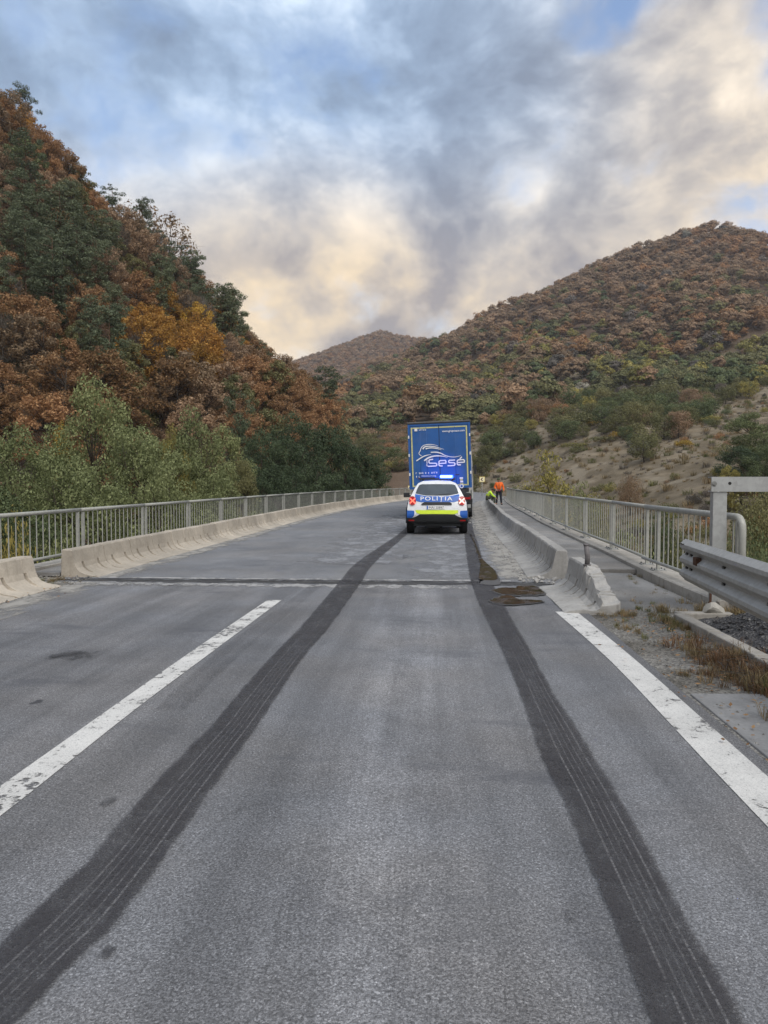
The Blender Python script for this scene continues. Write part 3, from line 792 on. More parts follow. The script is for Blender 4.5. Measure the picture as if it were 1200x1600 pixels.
# mortar beds and tar beside the joint lie as sheets on the road
for i, (l0, l1, s0, s1, mk, z) in enumerate(((-5.5, 0.5, JS - 0.62, JS - 0.13, 'mortar', 0.004), (-5.5, 1.2, JS + 0.14, JS + 0.42, 'mortar', 0.004), (-5.7, 1.7, JS + 0.10, JS + 0.24, 'tar', 0.008), (-4.8, 1.6, JS - 0.20, JS - 0.10, 'tar', 0.008))):
    o = ground_strip('joint_bedding', [(l0, s1), ((l0 + l1) / 2, s1), (l1, s1)], [(l0, s0), ((l0 + l1) / 2, s0), (l1, s0)], M[mk], z); o['kind'] = 'structure'
ground_strip('joint_mortar', [(-5.3, JS - 0.28), (-4.2, JS - 0.30), (-2.9, JS - 0.33)], [(-5.3, JS - 0.55), (-4.2, JS - 0.56), (-2.9, JS - 0.47)], M['mortar'], 0.010)['kind'] = 'structure'

# painted lines
def px_line(pts): return [G(*q) for q in pts]
o = ground_strip('dashed_line', px_line([(-420, 1530), (-40, 1258), (200, 1088), (310, 1011), (418, 938)]), px_line([(-400, 1570), (-20, 1292), (210, 1110), (322, 1026), (440, 938)]), M['line'], 0.004, road)
o['label'] = 'worn white dashed centre line on the near road'
o = ground_strip('edge_line', [(1.46, -2), (1.46, 3), (1.50, 6), (1.43, 8.35)], [(1.72, -2), (1.71, 3), (1.72, 6), (1.68, 8.35)], M['edge_line'], 0.004, road)
o['label'] = 'broad white edge line along the right verge'

# tyre marks
sk_l = px_line([(-250, 1760), (-60, 1535), (0, 1470), (150, 1328), (260, 1201), (350, 1110), (425, 1030), (480, 976), (525, 931)])
sk_r = px_line([(-170, 1850), (0, 1640), (30, 1600), (190, 1437), (260, 1342), (320, 1255), (382, 1168), (437, 1090), (482, 1022)]) 
def row_strip(name, rows, mat, z, parent=None):
    """rows of (py, px_left, px_right) of a mark on the road, far to near"""
    return ground_strip(name, [G(r[1], r[0]) for r in rows], [G(r[2], r[0]) for r in rows], mat, z, parent)
o = row_strip('skid_mark', [(812, 648, 662), (832, 626, 640), (850, 600, 620), (880, 556, 586), (905, 533, 569), (930, 512, 552), (975, 473, 520), (1030, 420, 475), (1090, 366, 435), (1130, 333, 409), (1170, 293, 381), (1255, 212, 321), (1340, 140, 262), (1437, 38, 192), (1500, -30, 128), (1600, -140, 32), (1750, -300, -120)], M['skid'], 0.012)
tag(o, 'dark tyre skid mark curving from lower left up to the police car', 'skid mark')
o = row_strip('skid_mark', [(800, 722, 735), (812, 723, 737), (832, 725, 741), (850, 726, 748), (880, 730, 757), (910, 735, 770), (950, 750, 791), (1000, 775, 820), (1060, 801, 853), (1090, 812, 870), (1135, 826, 901), (1180, 842, 929), (1230, 866, 960), (1260, 880, 977), (1340, 911, 1023), (1430, 950, 1070), (1515, 980, 1121), (1600, 1012, 1168), (1750, 1065, 1245)], M['skid'], 0.012)
tag(o, 'dark tyre skid mark running down the right side of the lane beside the puddles', 'skid mark')
o = row_strip('tyre_scuff', [(905, 500, 520), (925, 470, 492), (960, 420, 452), (1010, 350, 392), (1070, 280, 330), (1110, 240, 292)], M['skid_faint'], 0.008)
tag(o, 'faint grey tyre scuff between the dashed line and the left skid mark', 'tyre scuff')

# small tar spots and a darker worn patch
for (px_, py_, wx_, wy_) in ((170, 1254, 0.04, 0.05), (166, 1491, 0.026, 0.028), (892, 1434, 0.03, 0.035), (115, 1025, 0.22, 0.16)):
    cx_, cy_ = G(px_, py_); o = ground_strip('tar_spot', [(cx_ - wx_, cy_ - wy_), (cx_ - wx_ * 1.1, cy_), (cx_ - wx_ * 0.8, cy_ + wy_)], [(cx_ + wx_ * 0.8, cy_ - wy_), (cx_ + wx_ * 1.1, cy_), (cx_ + wx_, cy_ + wy_)], M['tar_faint'], 0.010, road)

# puddles of brown oily water on the right of the lane
def puddle(label, pts, z=0.009):
    p = smooth_line([G(*q) for q in pts + pts[:1]], 7)[:-1]; jr = np.random.RandomState(len(label)); p = [q + jr.normal(0, 0.012, 2) for q in p]
    cx = sum(q[0] for q in p) / len(p); cy = sum(q[1] for q in p) / len(p)
    mb = MB(); n = mb.verts([(q[0], q[1], z) for q in p]); c = mb.verts([(cx, cy, z + 0.003)])
    for i in range(len(p)): mb.face((n + i, n + (i + 1) % len(p), c))
    o = mb.build('puddle', M['puddle']); tag(o, label, 'puddle')
    mb = MB(); q2 = [(cx + (q[0] - cx) * 1.07, cy + (q[1] - cy) * 1.16, z - 0.003) for q in p]
    n = mb.verts(q2); c = mb.verts([(cx, cy, z - 0.003)])
    for i in range(len(p)): mb.face((n + i, n + (i + 1) % len(p), c))
    mb.build('damp_rim', M['rim_damp'], o)
puddle('upper brown oily puddle just this side of the expansion joint', [(768, 924), (785, 920), (805, 920), (812, 917), (835, 917), (843, 922), (850, 929), (820, 931), (788, 930)], 0.017)
puddle('lower brown oily puddle with a pointed right end below the other puddle', [(765, 940), (775, 936), (790, 932), (802, 934), (812, 938), (845, 940), (838, 943), (800, 946), (778, 944)], 0.017)
puddle('dark wet brown trail of liquid running from the truck down to the joint', [(741, 846), (737, 838), (740, 845), (746, 860), (757, 880), (767, 889), (774, 896), (775, 907), (752, 907), (750, 903), (763, 899), (762, 890), (752, 882), (744, 862)], 0.017)

# dust, sand and mortar slurry on the bridge road
sheet('sand_strip', M['sand'], LFT - 0.1, LFT + 0.75, 11.0, 76, 0.006, 1.0, uv=True)
sheet('sand_strip', M['sand'], 0.95, RGTL - 0.1, 11.2, 60, 0.006, 1.0, uv=True)
sheet('sand_strip', M['sand'], -6.3, -4.7, 5.0, 10.4, 0.006, 1.0, uv=True)
sheet('dust_patch', M['dust'], -0.6, 1.7, 11.2, 40, 0.004, 1.0, uv=True)
sheet('dust_patch', M['dust'], -2.6, -0.4, 13.0, 34, 0.004, 1.0, uv=True)

# sidewalks and edge beams
def sidewalk(name, l0, l1, s0, s1, z, mat):
    n = int((s1 - s0) / 1.0); mb = MB()
    for i in range(n + 1):
        s = s0 + (s1 - s0) * i / n
        a = mb.verts([W(l0, s, 0), W(l0, s, z), W(l1, s, z), W(l1, s, 0)])
        if i:
            for k in range(3): mb.face((a - 4 + k, a - 3 + k, a + 1 + k, a + k))
        if i in (0, n): mb.face((a, a + 1, a + 2, a + 3))
    o = mb.build(name, mat); o['kind'] = 'structure'; return o
sidewalk('sidewalk', 2.17, 3.30, 11.95, 78, 0.075, M['walk'])
sidewalk('sidewalk', -6.50, -5.99, JS + 0.4, 78, 0.06, M['walk'])
kb = thing('edge_kerb', 'pale concrete edge kerb under the railing along the right sidewalk', 'kerb', (0, 0, 0))
kb['kind'] = 'structure'
for k in range(34):
    s0 = 8.4 + k * 2.0; mb = MB(); s1 = s0 + 1.985
    a = mb.verts([W(3.31, s0, -0.3), W(3.31, s0, 0.125), W(3.33, s0, 0.14), W(3.72, s0, 0.14), W(3.72, s0, -0.3)])
    c = mb.verts([W(3.31, s1, -0.3), W(3.31, s1, 0.125), W(3.33, s1, 0.14), W(3.72, s1, 0.14), W(3.72, s1, -0.3)])
    for q in range(5): mb.face((a + q, a + (q + 1) % 5, c + (q + 1) % 5, c + q))
    mb.face([a + q for q in range(5)]); mb.face([c + q for q in range(5)])
    mb.build('kerb_stone', M['kerb'], kb)
kb = thing('edge_kerb', 'concrete edge kerb under the railing along the left side of the bridge', 'kerb', (0, 0, 0))
kb['kind'] = 'structure'
for k in range(34):
    s0 = 9.5 + k * 2.0; mb = MB(); s1 = s0 + 1.985
    a = mb.verts([W(-6.52, s0, -0.3), W(-6.52, s0, 0.10), W(-6.90, s0, 0.10), W(-6.90, s0, -0.3)])
    c = mb.verts([W(-6.52, s1, -0.3), W(-6.52, s1, 0.10), W(-6.90, s1, 0.10), W(-6.90, s1, -0.3)])
    for q in range(4): mb.face((a + q, a + (q + 1) % 4, c + (q + 1) % 4, c + q))
    mb.face([a + q for q in range(4)]); mb.face([c + q for q in range(4)])
    mb.build('kerb_stone', M['kerb'], kb)

# right verge before the bridge
def rough_sheet(name, mat, x0, x1, y0, y1, z, amp, n=0.25, edge=None):
    xs = np.arange(x0, x1 + 1e-6, n); ys = np.arange(y0, y1 + 1e-6, n)
    XX, YY = np.meshgrid(xs, ys); ZZ = z + fbm(XX, YY, 1.1, 3) * amp
    if edge: ZZ = ZZ + edge(XX, YY)
    i2 = np.arange(XX.size).reshape(XX.shape)
    Qd = np.stack([i2[:-1, :-1], i2[:-1, 1:], i2[1:, 1:], i2[1:, :-1]], -1).reshape(-1, 4)
    o = link(name, mesh_np(name, np.stack([XX.ravel(), YY.ravel(), ZZ.ravel()], 1), Qd, mats=[mat], smooth=True))
    o['kind'] = 'structure'; return o
rough_sheet('verge', M['verge'], 1.79, 4.6, -8, 11.9, -0.008, 0.02, 0.125, lambda x, y: -0.5 * smooth01(x, 3.9, 4.6) - 0.012 * smooth01(x, 1.86, 1.79))
rough_sheet('asphalt_apron', M['patch'], 1.95, 3.30, 8.2, 11.94, 0.020, 0.018, 0.1, lambda x, y: -0.06 * (1 - smooth01(y + 0.25 * np.sin(x * 4.0), 8.35, 8.7)) - 0.05 * (1 - smooth01(x, 1.97, 2.1)))
rough_sheet('verge', M['verge'], -9.4, -5.3, -8, 10.3, 0.004, 0.012, 0.25)
gut = thing('gutter_slabs', 'smooth grey concrete gutter slabs between the edge line and dry grass', 'gutter'); gut['kind'] = 'structure'
for k, (y0, y1) in enumerate(((-1.0, 0.58), (0.6, 2.18), (2.2, 3.78), (3.8, 5.15))):
    mb = MB(); mb.box((2.065 + 0.02 * (k % 2), (y0 + y1) / 2, -0.036), (0.50, y1 - y0, 0.086), (0, -0.012, 0)); mb.build('slab', M['slab'], gut, 0.01)
kb = thing('verge_kerb', 'low weathered kerb stones holding back the heap of dark gravel', 'kerb'); kb['kind'] = 'structure'
for k in range(6):
    mb = MB(); mb.box((0, 0, 0), (0.13, 0.93, 0.2)); o = mb.build('kerb_stone', M['kerb'], kb, 0.012)
    o.location = (2.70 + 0.012 * k + (0.008 if k % 2 else 0), 7.45 - 0.95 * k, -0.02 - 0.003 * (k % 3)); o.rotation_euler = (0, 0, 0.02)
mb = MB(); mb.box((0, 0, 0), (0.6, 0.13, 0.2)); o = mb.build('kerb_stone', M['kerb'], kb, 0.012); o.location = (2.98, 7.99, -0.02)
# heap of asphalt millings
def heap_h(x, y): return 0.30 * np.exp(-((x - 3.35) / 0.48) ** 2 - ((y - 7.0) / 0.85) ** 2) + 0.10 * np.exp(-((x - 3.3) / 0.4) ** 2 - ((y - 5.6) / 0.9) ** 2) - 0.05
xs = np.arange(2.80, 4.3, 0.05); ys = np.arange(4.3, 8.3, 0.05); XX, YY = np.meshgrid(xs, ys)
ZZ = heap_h(XX, YY) + fbm(XX, YY, 0.3, 4) * 0.07
i2 = np.arange(XX.size).reshape(XX.shape); Qd = np.stack([i2[:-1, :-1], i2[:-1, 1:], i2[1:, 1:], i2[1:, :-1]], -1).reshape(-1, 4)
o = link('gravel_heap', mesh_np('gravel_heap', np.stack([XX.ravel(), YY.ravel(), ZZ.ravel()], 1), Qd, mats=[M['millings']], smooth=True))
tag(o, 'low heap of dark gravel behind the kerb under the guardrail', 'gravel heap', kind='stuff')
# loose stones and crumbs of asphalt: real pebbles, joined
rng = np.random.RandomState(11)
def pebbles(name, n, fx, fy, zf, mat, rmin, rmax, label):
    x, y = fx(n), fy(n); z = zf(x, y); r = rmin + (rmax - rmin) * rng.rand(n) ** 3
    base = np.array([(1, 0, 0), (-1, 0, 0), (0, 1, 0), (0, -1, 0), (0, 0, 0.75), (0, 0, -0.6)], float)
    tri = np.array([(0, 2, 4), (2, 1, 4), (1, 3, 4), (3, 0, 4), (2, 0, 5), (1, 2, 5), (3, 1, 5), (0, 3, 5)])
    V = base[None] * r[:, None, None] * (0.7 + 0.6 * rng.rand(n, 6, 1)); a = rng.rand(n) * 6.3
    c, s_ = np.cos(a)[:, None], np.sin(a)[:, None]
    V = np.stack([V[:, :, 0] * c - V[:, :, 1] * s_, V[:, :, 0] * s_ + V[:, :, 1] * c, V[:, :, 2]], -1) + np.stack([x, y, z + r * 0.3], -1)[:, None]
    T = (tri[None] + (np.arange(n) * 6)[:, None, None]).reshape(-1, 3)
    o = link(name, mesh_np(name, V.reshape(-1, 3), T=T, mats=[mat])); tag(o, label, None, kind='stuff'); return o
pebbles('heap_gravel', 2600, lambda n: 2.85 + 1.2 * rng.rand(n), lambda n: 4.6 + 3.6 * rng.rand(n), lambda x, y: heap_h(x, y), M['millings'], 0.006, 0.035, 'loose dark stones on the gravel heap')
pebbles('verge_gravel', 2600, lambda n: 1.85 + 1.9 * rng.rand(n), lambda n: 3 + 8.5 * rng.rand(n), lambda x, y: 0 * x, M['verge'], 0.004, 0.018, 'small stones scattered on the right verge')
pebbles('verge_gravel', 1500, lambda n: -7.2 + 1.9 * rng.rand(n) , lambda n: 8 + 3.2 * rng.rand(n), lambda x, y: 0 * x + 0.004, M['verge'], 0.006, 0.03, 'gravel in the gap between the left barriers')
pebbles('road_debris', 700, lambda n: 1.35 + 0.45 * rng.rand(n), lambda n: 10.8 + 22 * rng.rand(n) ** 1.4, lambda x, y: 0 * x + 0.006, M['conc_grey'], 0.006, 0.035, 'concrete crumbs along the foot of the right barrier')

# ---------------------------------------------------------------- concrete barriers
BPROF = [(0.0, -0.04), (0.0, 0.010), (0.05, 0.024), (0.22, 0.046), (0.31, 0.085), (0.375, 0.145), (0.405, 0.23), (0.44, 0.425), (0.455, 0.445), (0.60, 0.445), (0.618, 0.43), (0.64, -0.04)]
def barrier_mesh(name, mat, side, L=1.052, ramp=None, seed=0, jag=0.004):
    """side +1: foot towards -x (right barrier); -1 mirrored. y runs along, 0..L"""
    r = random.Random(seed)
    st = [(0.0, 0.016, 0), (0.018, 0, 0)]
    for c in (0.25 * L, 0.75 * L):
        st += [(c - 0.036, 0, 0), (c - 0.032, 0, 1), (c + 0.032, 0, 1), (c + 0.036, 0, 0)]
    st.insert(6, (0.5 * L, 0, 0))
    st += [(L - 0.018, 0, 0), (L, 0.016, 0)]
    if ramp: st = sorted(st + [(L * k, 0, 0) for k in (0.1, 0.17, 0.4, 0.6, 0.86, 0.92)])
    mb = MB(); rings = []
    for s, ins, hole in st:
        k = 1.0 if not ramp else ramp[0] + (ramp[1] - ramp[0]) * s / L
        ring = []
        for i, (x, z) in enumerate(BPROF):
            zz = z * (k if z > 0.06 else 1)
            xx = x
            if ins: xx = 0.33 + (x - 0.33) * (1 - ins * 3); zz = zz - (ins if z > 0.4 else 0)
            if hole and i == 4: xx = x + 0.07; zz = zz - 0.02
            if hole and i == 5: xx = x + 0.085
            j = jag * (4 if ramp and i in (7, 8, 9, 10) else 1)
            ring.append((side * (xx + r.uniform(-j, j)), s + r.uniform(-j, j) * 0.3, zz + (r.uniform(-j, j) if z > 0 else 0)))
        rings.append(mb.verts(ring))
    m = len(BPROF); dark = []
    for (a, sa), (c, sc_) in zip(zip(rings[:-1], st[:-1]), zip(rings[1:], st[1:])):
        for q in range(m):
            if sa[2] and sc_[2] and q == 4: dark.append(len(mb.f))
            mb.face((a + q, a + (q + 1) % m, c + (q + 1) % m, c + q))
    mb.face([rings[0] + q for q in range(m)]); mb.face([rings[-1] + q for q in range(m)])
    me = mb.mesh(name, mat); me.materials.append(M['recess_shade'])
    for k_ in dark: me.polygons[k_].material_index = 1  # shade of the drain recess painted onto its faces
    return me
def place_barrier(me, lat, s, label, group, jit=0.01, rr=random.Random(3)):
    o = link('concrete_barrier', me)
    x, y, _ = W(lat, s); o.location = (x, y, rr.uniform(-0.006, 0.006)); o.rotation_euler = (rr.uniform(-0.004, 0.004), 0, heading(s + 0.5, lat) + rr.uniform(-0.008, 0.008))
    return tag(o, label, 'barrier', group)
warm = [barrier_mesh('concrete_barrier', M['conc_warm'], -1, seed=k) for k in range(4)]
grey = [barrier_mesh('concrete_barrier', M['conc_grey'], 1, seed=k + 10) for k in range(4)]
s = 7.20
for k, lab in enumerate(('beige concrete barrier block cut off by the left picture edge, before the gap', 'beige concrete barrier block beside the gap, right end block of the short near row')):
    place_barrier(warm[k], -5.36, 7.78 + 1.075 * k, lab, 'beige barrier blocks along the left edge of the road')
k = 0; s = 10.95
while s < 76:
    lab = 'beige concrete barrier block in the long row along the left railing'
    if k == 0: lab = 'first beige concrete block of the long left barrier row, at the gap'
    place_barrier(warm[k % 4], -5.31, s, lab, 'beige barrier blocks along the left edge of the road', 0.012); s += 1.08; k += 1
k = 0; s = 11.30
while s < 62:
    lab = 'grey concrete barrier block in the long row along the right sidewalk'
    if k == 0: lab = 'first grey concrete barrier block of the long right row, just past the expansion joint'
    place_barrier(grey[k % 4], 1.47, s, lab, 'grey barrier blocks along the right sidewalk', 0.012); s += 1.08; k += 1
o = place_barrier(grey[1], 1.52, 9.29, 'grey concrete barrier block topped by the pipe stub, before the expansion joint', 'grey barrier blocks along the right sidewalk', 0)
place_barrier(barrier_mesh('concrete_barrier', M['conc_grey'], 1, 0.98, (0.26, 0.97), 77, 0.005), 1.52, 8.27, 'sloping end block of the right barrier with worn pale patches on top', 'grey barrier blocks along the right sidewalk', 0)
mb = MB(); mb.path([(0, 0, 0), (0.004, 0, 0.12), (-0.012, 0.01, 0.27)], [0.034, 0.033, 0.033], 12)
o = mb.build('pipe_stub', M['pipe']); o.location = (2.0, 9.33, 0.43); tag(o, 'short grey pipe stub standing on the right barrier block', 'pipe')
mb = MB(); mb.path([(0, 0, 0), (0, 0, 0.02)], [0.052, 0.052], 10); mb.build('foot_collar', M['pipe'], o); mb = MB(); mb.path([(-0.012, 0.01, 0.262), (-0.0125, 0.01, 0.285)], [0.037, 0.037], 12); mb.build('collar', M['pipe'], o)
# broken concrete lumps in the gap of the right barrier and along its foot
rl = random.Random(5)
def lump(name, r, mat, seed):
    import bmesh
    bm = bmesh.new(); bmesh.ops.create_icosphere(bm, subdivisions=2, radius=r)
    q = random.Random(seed); dirs = [Vector((q.uniform(-1, 1), q.uniform(-1, 1), q.uniform(-1, 1))).normalized() for _ in range(7)]
    for v in bm.verts:
        for d_ in dirs:
            k = v.co.dot(d_) - r * 0.62
            if k > 0: v.co -= d_ * k
        v.co *= 1 + q.uniform(-0.04, 0.04)
    me = bpy.data.meshes.new(name); bm.to_mesh(me); bm.free(); me.materials.append(mat); return me
lumps = [lump('concrete_lump', 0.05, M['conc_grey'], k) for k in range(4)]
for k in range(15):
    near = k < 7
    o = link('concrete_lump', lumps[k % 4])
    if near: x, y, _ = W(rl.uniform(1.55, 2.05), rl.uniform(10.42, 11.22)); sc = rl.uniform(0.4, 1.1)
    else: x, y, _ = W(rl.uniform(1.2, 1.42), rl.uniform(12, 24)); sc = rl.uniform(0.4, 1.0)
    o.location = (x, y, 0.028 * sc); o.scale = (sc, sc * rl.uniform(0.7, 1.3), sc * 0.7); o.rotation_euler = (rl.random(), 0, rl.uniform(0, 6))
    tag(o, 'lump of broken concrete lying in the gap of the right barrier' if near else 'lump of broken concrete lying at the foot of the right barrier', 'concrete lump', 'lumps in the barrier gap' if near else 'lumps along the right barrier foot')
mb_me = lump('white_stone', 0.13, M['stone'], 21)
o = link('white_stone', mb_me); o.location = (3.10, 8.02, 0.10); o.scale = (1.15, 1.0, 0.75); o.rotation_euler = (0.1, 0.2, 0.6); tag(o, 'pale stone block lying at the foot of the tall steel post', 'stone')

# ---------------------------------------------------------------- railings
def rail_panel(L, h, label, group, posts, start_bend=False, side=1):
    """y along 0..L; side: +1 the traffic is on -x"""
    t = thing('railing_panel', label, 'railing', group=group)
    rt, rb = 0.034, 0.027
    if start_bend:
        pts = [(0, 0.0, -0.06), (0, 0.0, h - 0.14)] + [(0, 0.14 - 0.14 * math.cos(a), h - 0.14 + 0.14 * math.sin(a)) for a in (0.4, 0.8, 1.2)] + [(0, 0.14, h), (0, L, h)]
        MB().path(pts, 0.040, 12).build('top_rail', M['rail'], t)
    else:
        MB().path([(0, 0.012, h), (0, L - 0.012, h)], 0.034, 10).build('top_rail', M['rail'], t)
    MB().path([(-side * 0.045, 0.012 if not start_bend else 0.05, 0.13), (-side * 0.045, L - 0.012, 0.13)], rb, 8).build('bottom_rail', M['rail'], t)
    for y in posts:
        mb = MB(); mb.box((0, y, h / 2 - 0.02), (0.044, 0.055, h - 0.04)); p = mb.build('post', M['rail'], t)
        mb = MB(); mb.box((0, y, 0.008), (0.2, 0.2, 0.014)); mb.build('base_plate', M['galv'], p)
        mb = MB()
        for dx in (-0.075, 0.075):
            for dy in (-0.075, 0.075): mb.path([(dx, y + dy, 0.012), (dx, y + dy, 0.04)], 0.012, 6)
        mb.build('anchor_bolts', M['bolt'], p)['kind'] = 'stuff'
    n = 13 if L < 3.2 else 16
    bm = MB().path([(0, 0, 0.10), (0, 0, h - 0.02)], 0.0095, 6, cap=False).mesh('baluster', M['rail'])
    lo = 0.1 if not start_bend else 0.04
    step_ = (L - 0.1 - lo) / (n + 1)
    for k in range(n):
        y = lo + step_ * (k + 1)
        if any(abs(y - q) < 0.05 for q in posts): continue
        o = link('baluster', bm, t); o.location = (0, y, 0)
    return t
PL = 2.97
gl, gr = 'railing panels along the left edge of the bridge', 'railing panels along the right sidewalk'
p0 = rail_panel(PL, 0.90, 'pale grey steel railing panel with thin balusters along the left edge of the bridge', gl, (0.10, PL - 0.10), side=-1)
for k in range(23):
    o = p0 if k == 0 else copy_tree(p0)
    s = 7.0 + PL * k; o.location = W(-6.62, s, 0.10); o.rotation_euler = (0, 0, heading(s + PL / 2))
    if k == 1: o['label'] = 'first full steel railing panel at the left picture edge'
    elif k: o['label'] = 'pale grey steel railing panel with thin balusters along the left edge of the bridge'
p0['label'] = 'steel railing panel running out of the left picture edge behind the nearest barriers'
p1 = rail_panel(3.68, 0.97, 'nearest railing panel on the right, its top tube bent down at the end', gr, (0.12, 3.0), True)
p1.location = W(3.52, 8.33, 0.14)
p2 = rail_panel(PL, 0.97, 'grey steel railing panel seen at a slant along the right sidewalk', gr, (0.10, PL - 0.10))
for k in range(18):
    o = p2 if k == 0 else copy_tree(p2)
    s = 12.03 + PL * k; o.location = W(3.52, s, 0.14); o.rotation_euler = (0, 0, heading(s + PL / 2, 3.5))
p2['label'] = 'second railing panel on the right, starting at the rail joint past the pipe stub'

# ---------------------------------------------------------------- guardrail with three waves, tall steel frame
A_, B_ = Vector((2.90, 8.33, 0)), Vector((2.42, 3.0, 0))
gd = (B_ - A_).normalized(); gn = Vector((gd.y, -gd.x, 0))
if gn.x > 0: gn = -gn
prof = []
zb = 0.39
for k in range(3):
    z0 = zb + k * 0.158
    prof += [(0.012, z0), (0.020, z0 + 0.016), (0.066, z0 + 0.060), (0.072, z0 + 0.066), (0.072, z0 + 0.104), (0.066, z0 + 0.110), (0.020, z0 + 0.150)]
prof.append((0.012, zb + 0.474))
gt = thing('guardrail', 'dull steel guardrail with three waves entering from the right picture edge', 'guardrail', tuple(A_))
mb = MB(); stn = [0, 0.02] + [0.45 * k for k in range(1, 12)] + [5.3]
for i, t_ in enumerate(stn):
    base = gd * t_
    n0 = mb.verts([base + gn * o_ + Vector((0, 0, z_)) for o_, z_ in prof] + [base + gn * (o_ - 0.004) + Vector((0, 0, z_)) for o_, z_ in reversed(prof)])
    m2 = 2 * len(prof)
    if i:
        for q in range(m2): mb.face((n0 - m2 + q, n0 - m2 + (q + 1) % m2, n0 + (q + 1) % m2, n0 + q))
    if i in (0, len(stn) - 1): 
        for q in range(len(prof) - 1): mb.face((n0 + q, n0 + q + 1, n0 + m2 - 2 - q, n0 + m2 - 1 - q))
rail_o = mb.build('rail', M['galv_dark'], gt)
for t_ in (0.12, 0.30, 1.45, 2.6):
    for zz in (zb + 0.150, zb + 0.308):
        c = gd * t_ + gn * 0.022 + Vector((0, 0, zz + 0.006))
        mb = MB(); mb.box(c, (0.012, 0.075, 0.022), (0, 0, math.atan2(-gd.x, gd.y))); o = mb.build('slot', M['recess_shade'], gt)
        mb = MB(); mb.path([c + gn * 0.004, c + gn * 0.020], 0.011, 6); mb.build('bolt', M['bolt'], gt)
for t_ in (0.06, 0.16):
    c = gd * t_ + gn * 0.075 + Vector((0, 0, zb + 0.425)); mb = MB(); mb.box(c, (0.03, 0.03, 0.008)); mb.build('slot', M['recess_shade'], gt)
c = gd * 0.66 + gn * 0.055 + Vector((0, 0, zb + 0.285)); mb = MB(); mb.box(c, (0.055, 0.13, 0.085), (0, 0, math.atan2(-gd.x, gd.y))); o = mb.build('bracket', M['rust'], gt, 0.006); o['label'] = 'rusty bracket stuck in the upper wave'
for t_ in (3.2, 5.1):
    c = gd * t_ - gn * 0.12; mb = MB(); mb.box(c + Vector((0, 0, 0.35)), (0.06, 0.12, 1.1)); mb.build('post', M['galv_dark'], gt)
    mb = MB(); mb.box(c + gn * 0.07 + Vector((0, 0, 0.62)), (0.10, 0.10, 0.3)); mb.build('spacer', M['galv_dark'], gt)
mb = MB(); mb.path([gd * 2.15 - gn * 0.35 + Vector((0, 0, 0.05)), gd * 2.75 - gn * 0.10 + Vector((0, 0, 0.42))], 0.016, 8); mb.build('brace', M['galv_dark'], gt)

ft = thing('steel_frame', 'tall grey steel post frame with a drilled crossbar above the guardrail', 'steel frame', (3.33, 8.54, 0))
def channel(mb, c, w_, d_, z0, z1, th=0.012):
    mb.extrude([(c[0] - w_ / 2, c[1] - d_ / 2), (c[0] + w_ / 2, c[1] - d_ / 2), (c[0] + w_ / 2, c[1] + d_ / 2), (c[0] + w_ / 2 - th, c[1] + d_ / 2), (c[0] + w_ / 2 - th, c[1] - d_ / 2 + th), (c[0] - w_ / 2 + th, c[1] - d_ / 2 + th), (c[0] - w_ / 2 + th, c[1] + d_ / 2), (c[0] - w_ / 2, c[1] + d_ / 2)], 'z', z0, z1)
mb = MB(); channel(mb, (0, 0), 0.155, 0.09, -0.25, 1.40); mb.build('post', M['galv'], ft)
mb = MB(); channel(mb, (2.25, 0), 0.155, 0.09, -1.6, 1.40); mb.build('post', M['galv'], ft)
zc = 1.488
mb = MB(); ol = [(-0.06, zc - 0.086), (0.05, zc - 0.086), (0.05, zc - 0.075), (-0.048, zc - 0.075), (-0.048, zc + 0.075), (0.05, zc + 0.075), (0.05, zc + 0.086), (-0.06, zc + 0.086)]
mb.extrude(ol, 'x', -0.105, 2.45); cb = mb.build('crossbar', M['galv'], ft)
for x in (0.10, 0.555, 1.1, 1.7):
    mb = MB(); mb.path([(x, -0.0615, zc + 0.01), (x, -0.056, zc + 0.01)], 0.019, 10); mb.build('bolt_hole', M['recess_shade'], cb)
for x in (-0.075, 0.80, 2.2):
    mb = MB(); mb.path([(x, -0.075, zc + 0.005), (x, -0.058, zc + 0.005)], 0.020, 6); mb.path([(x, -0.064, zc + 0.005), (x, -0.060, zc + 0.005)], 0.030, 12); mb.build('bolt', M['bolt'], cb)
mb = MB(); mb.path([(-0.08, -0.03, 0.42), (-0.09, -0.05, 0.12), (-0.22, -0.10, -0.02)], 0.014, 6); mb.build('strut', M['rust'], ft)

# ---------------------------------------------------------------- signs and marker
def chevron_sign(pxy, Y, size, label, chev=True):
    x, y, z = P(pxy[0], pxy[1], Y)
    gz = float(H(x, y)[0]); t = thing('road_sign', label, 'road sign', (x, y, gz))
    h = z - gz
    MB().box((0, 0, h), (size, 0.02, size)).build('panel', M['sign_yellow'], t)
    MB().box((0.005, -0.013, h), (size * 0.86, 0.004, size * 0.86)).build('face', M['sign_pale'], t)
    mb = MB(); s_ = size
    c = [(0.20, 0.30), (-0.08, 0.0), (0.20, -0.30), (-0.02, -0.30), (-0.30, 0.0), (-0.02, 0.30)]
    mb.extrude([(u * s_, h + v * s_) for u, v in c], 'y', -0.020, -0.016); mb.build('chevron', M['sign_dark'], t)
    MB().path([(0, 0.04, -0.3), (0, 0.04, h + size / 2)], 0.035, 8).build('post', M['galv'], t)
chevron_sign((753.3, 749), 82, 0.60, 'square yellow sign with a dark left chevron beyond the end of the bridge')
chevron_sign((640.5, 762), 79, 0.42, 'small yellow sign peeping out left of the blue trailer')
x, y, z = P(1122, 786, 40); gz = float(H(x, y)[0])
t = thing('marker_post', 'slim white marker post on the slope below the crossbar', 'marker post', (x, y, gz))
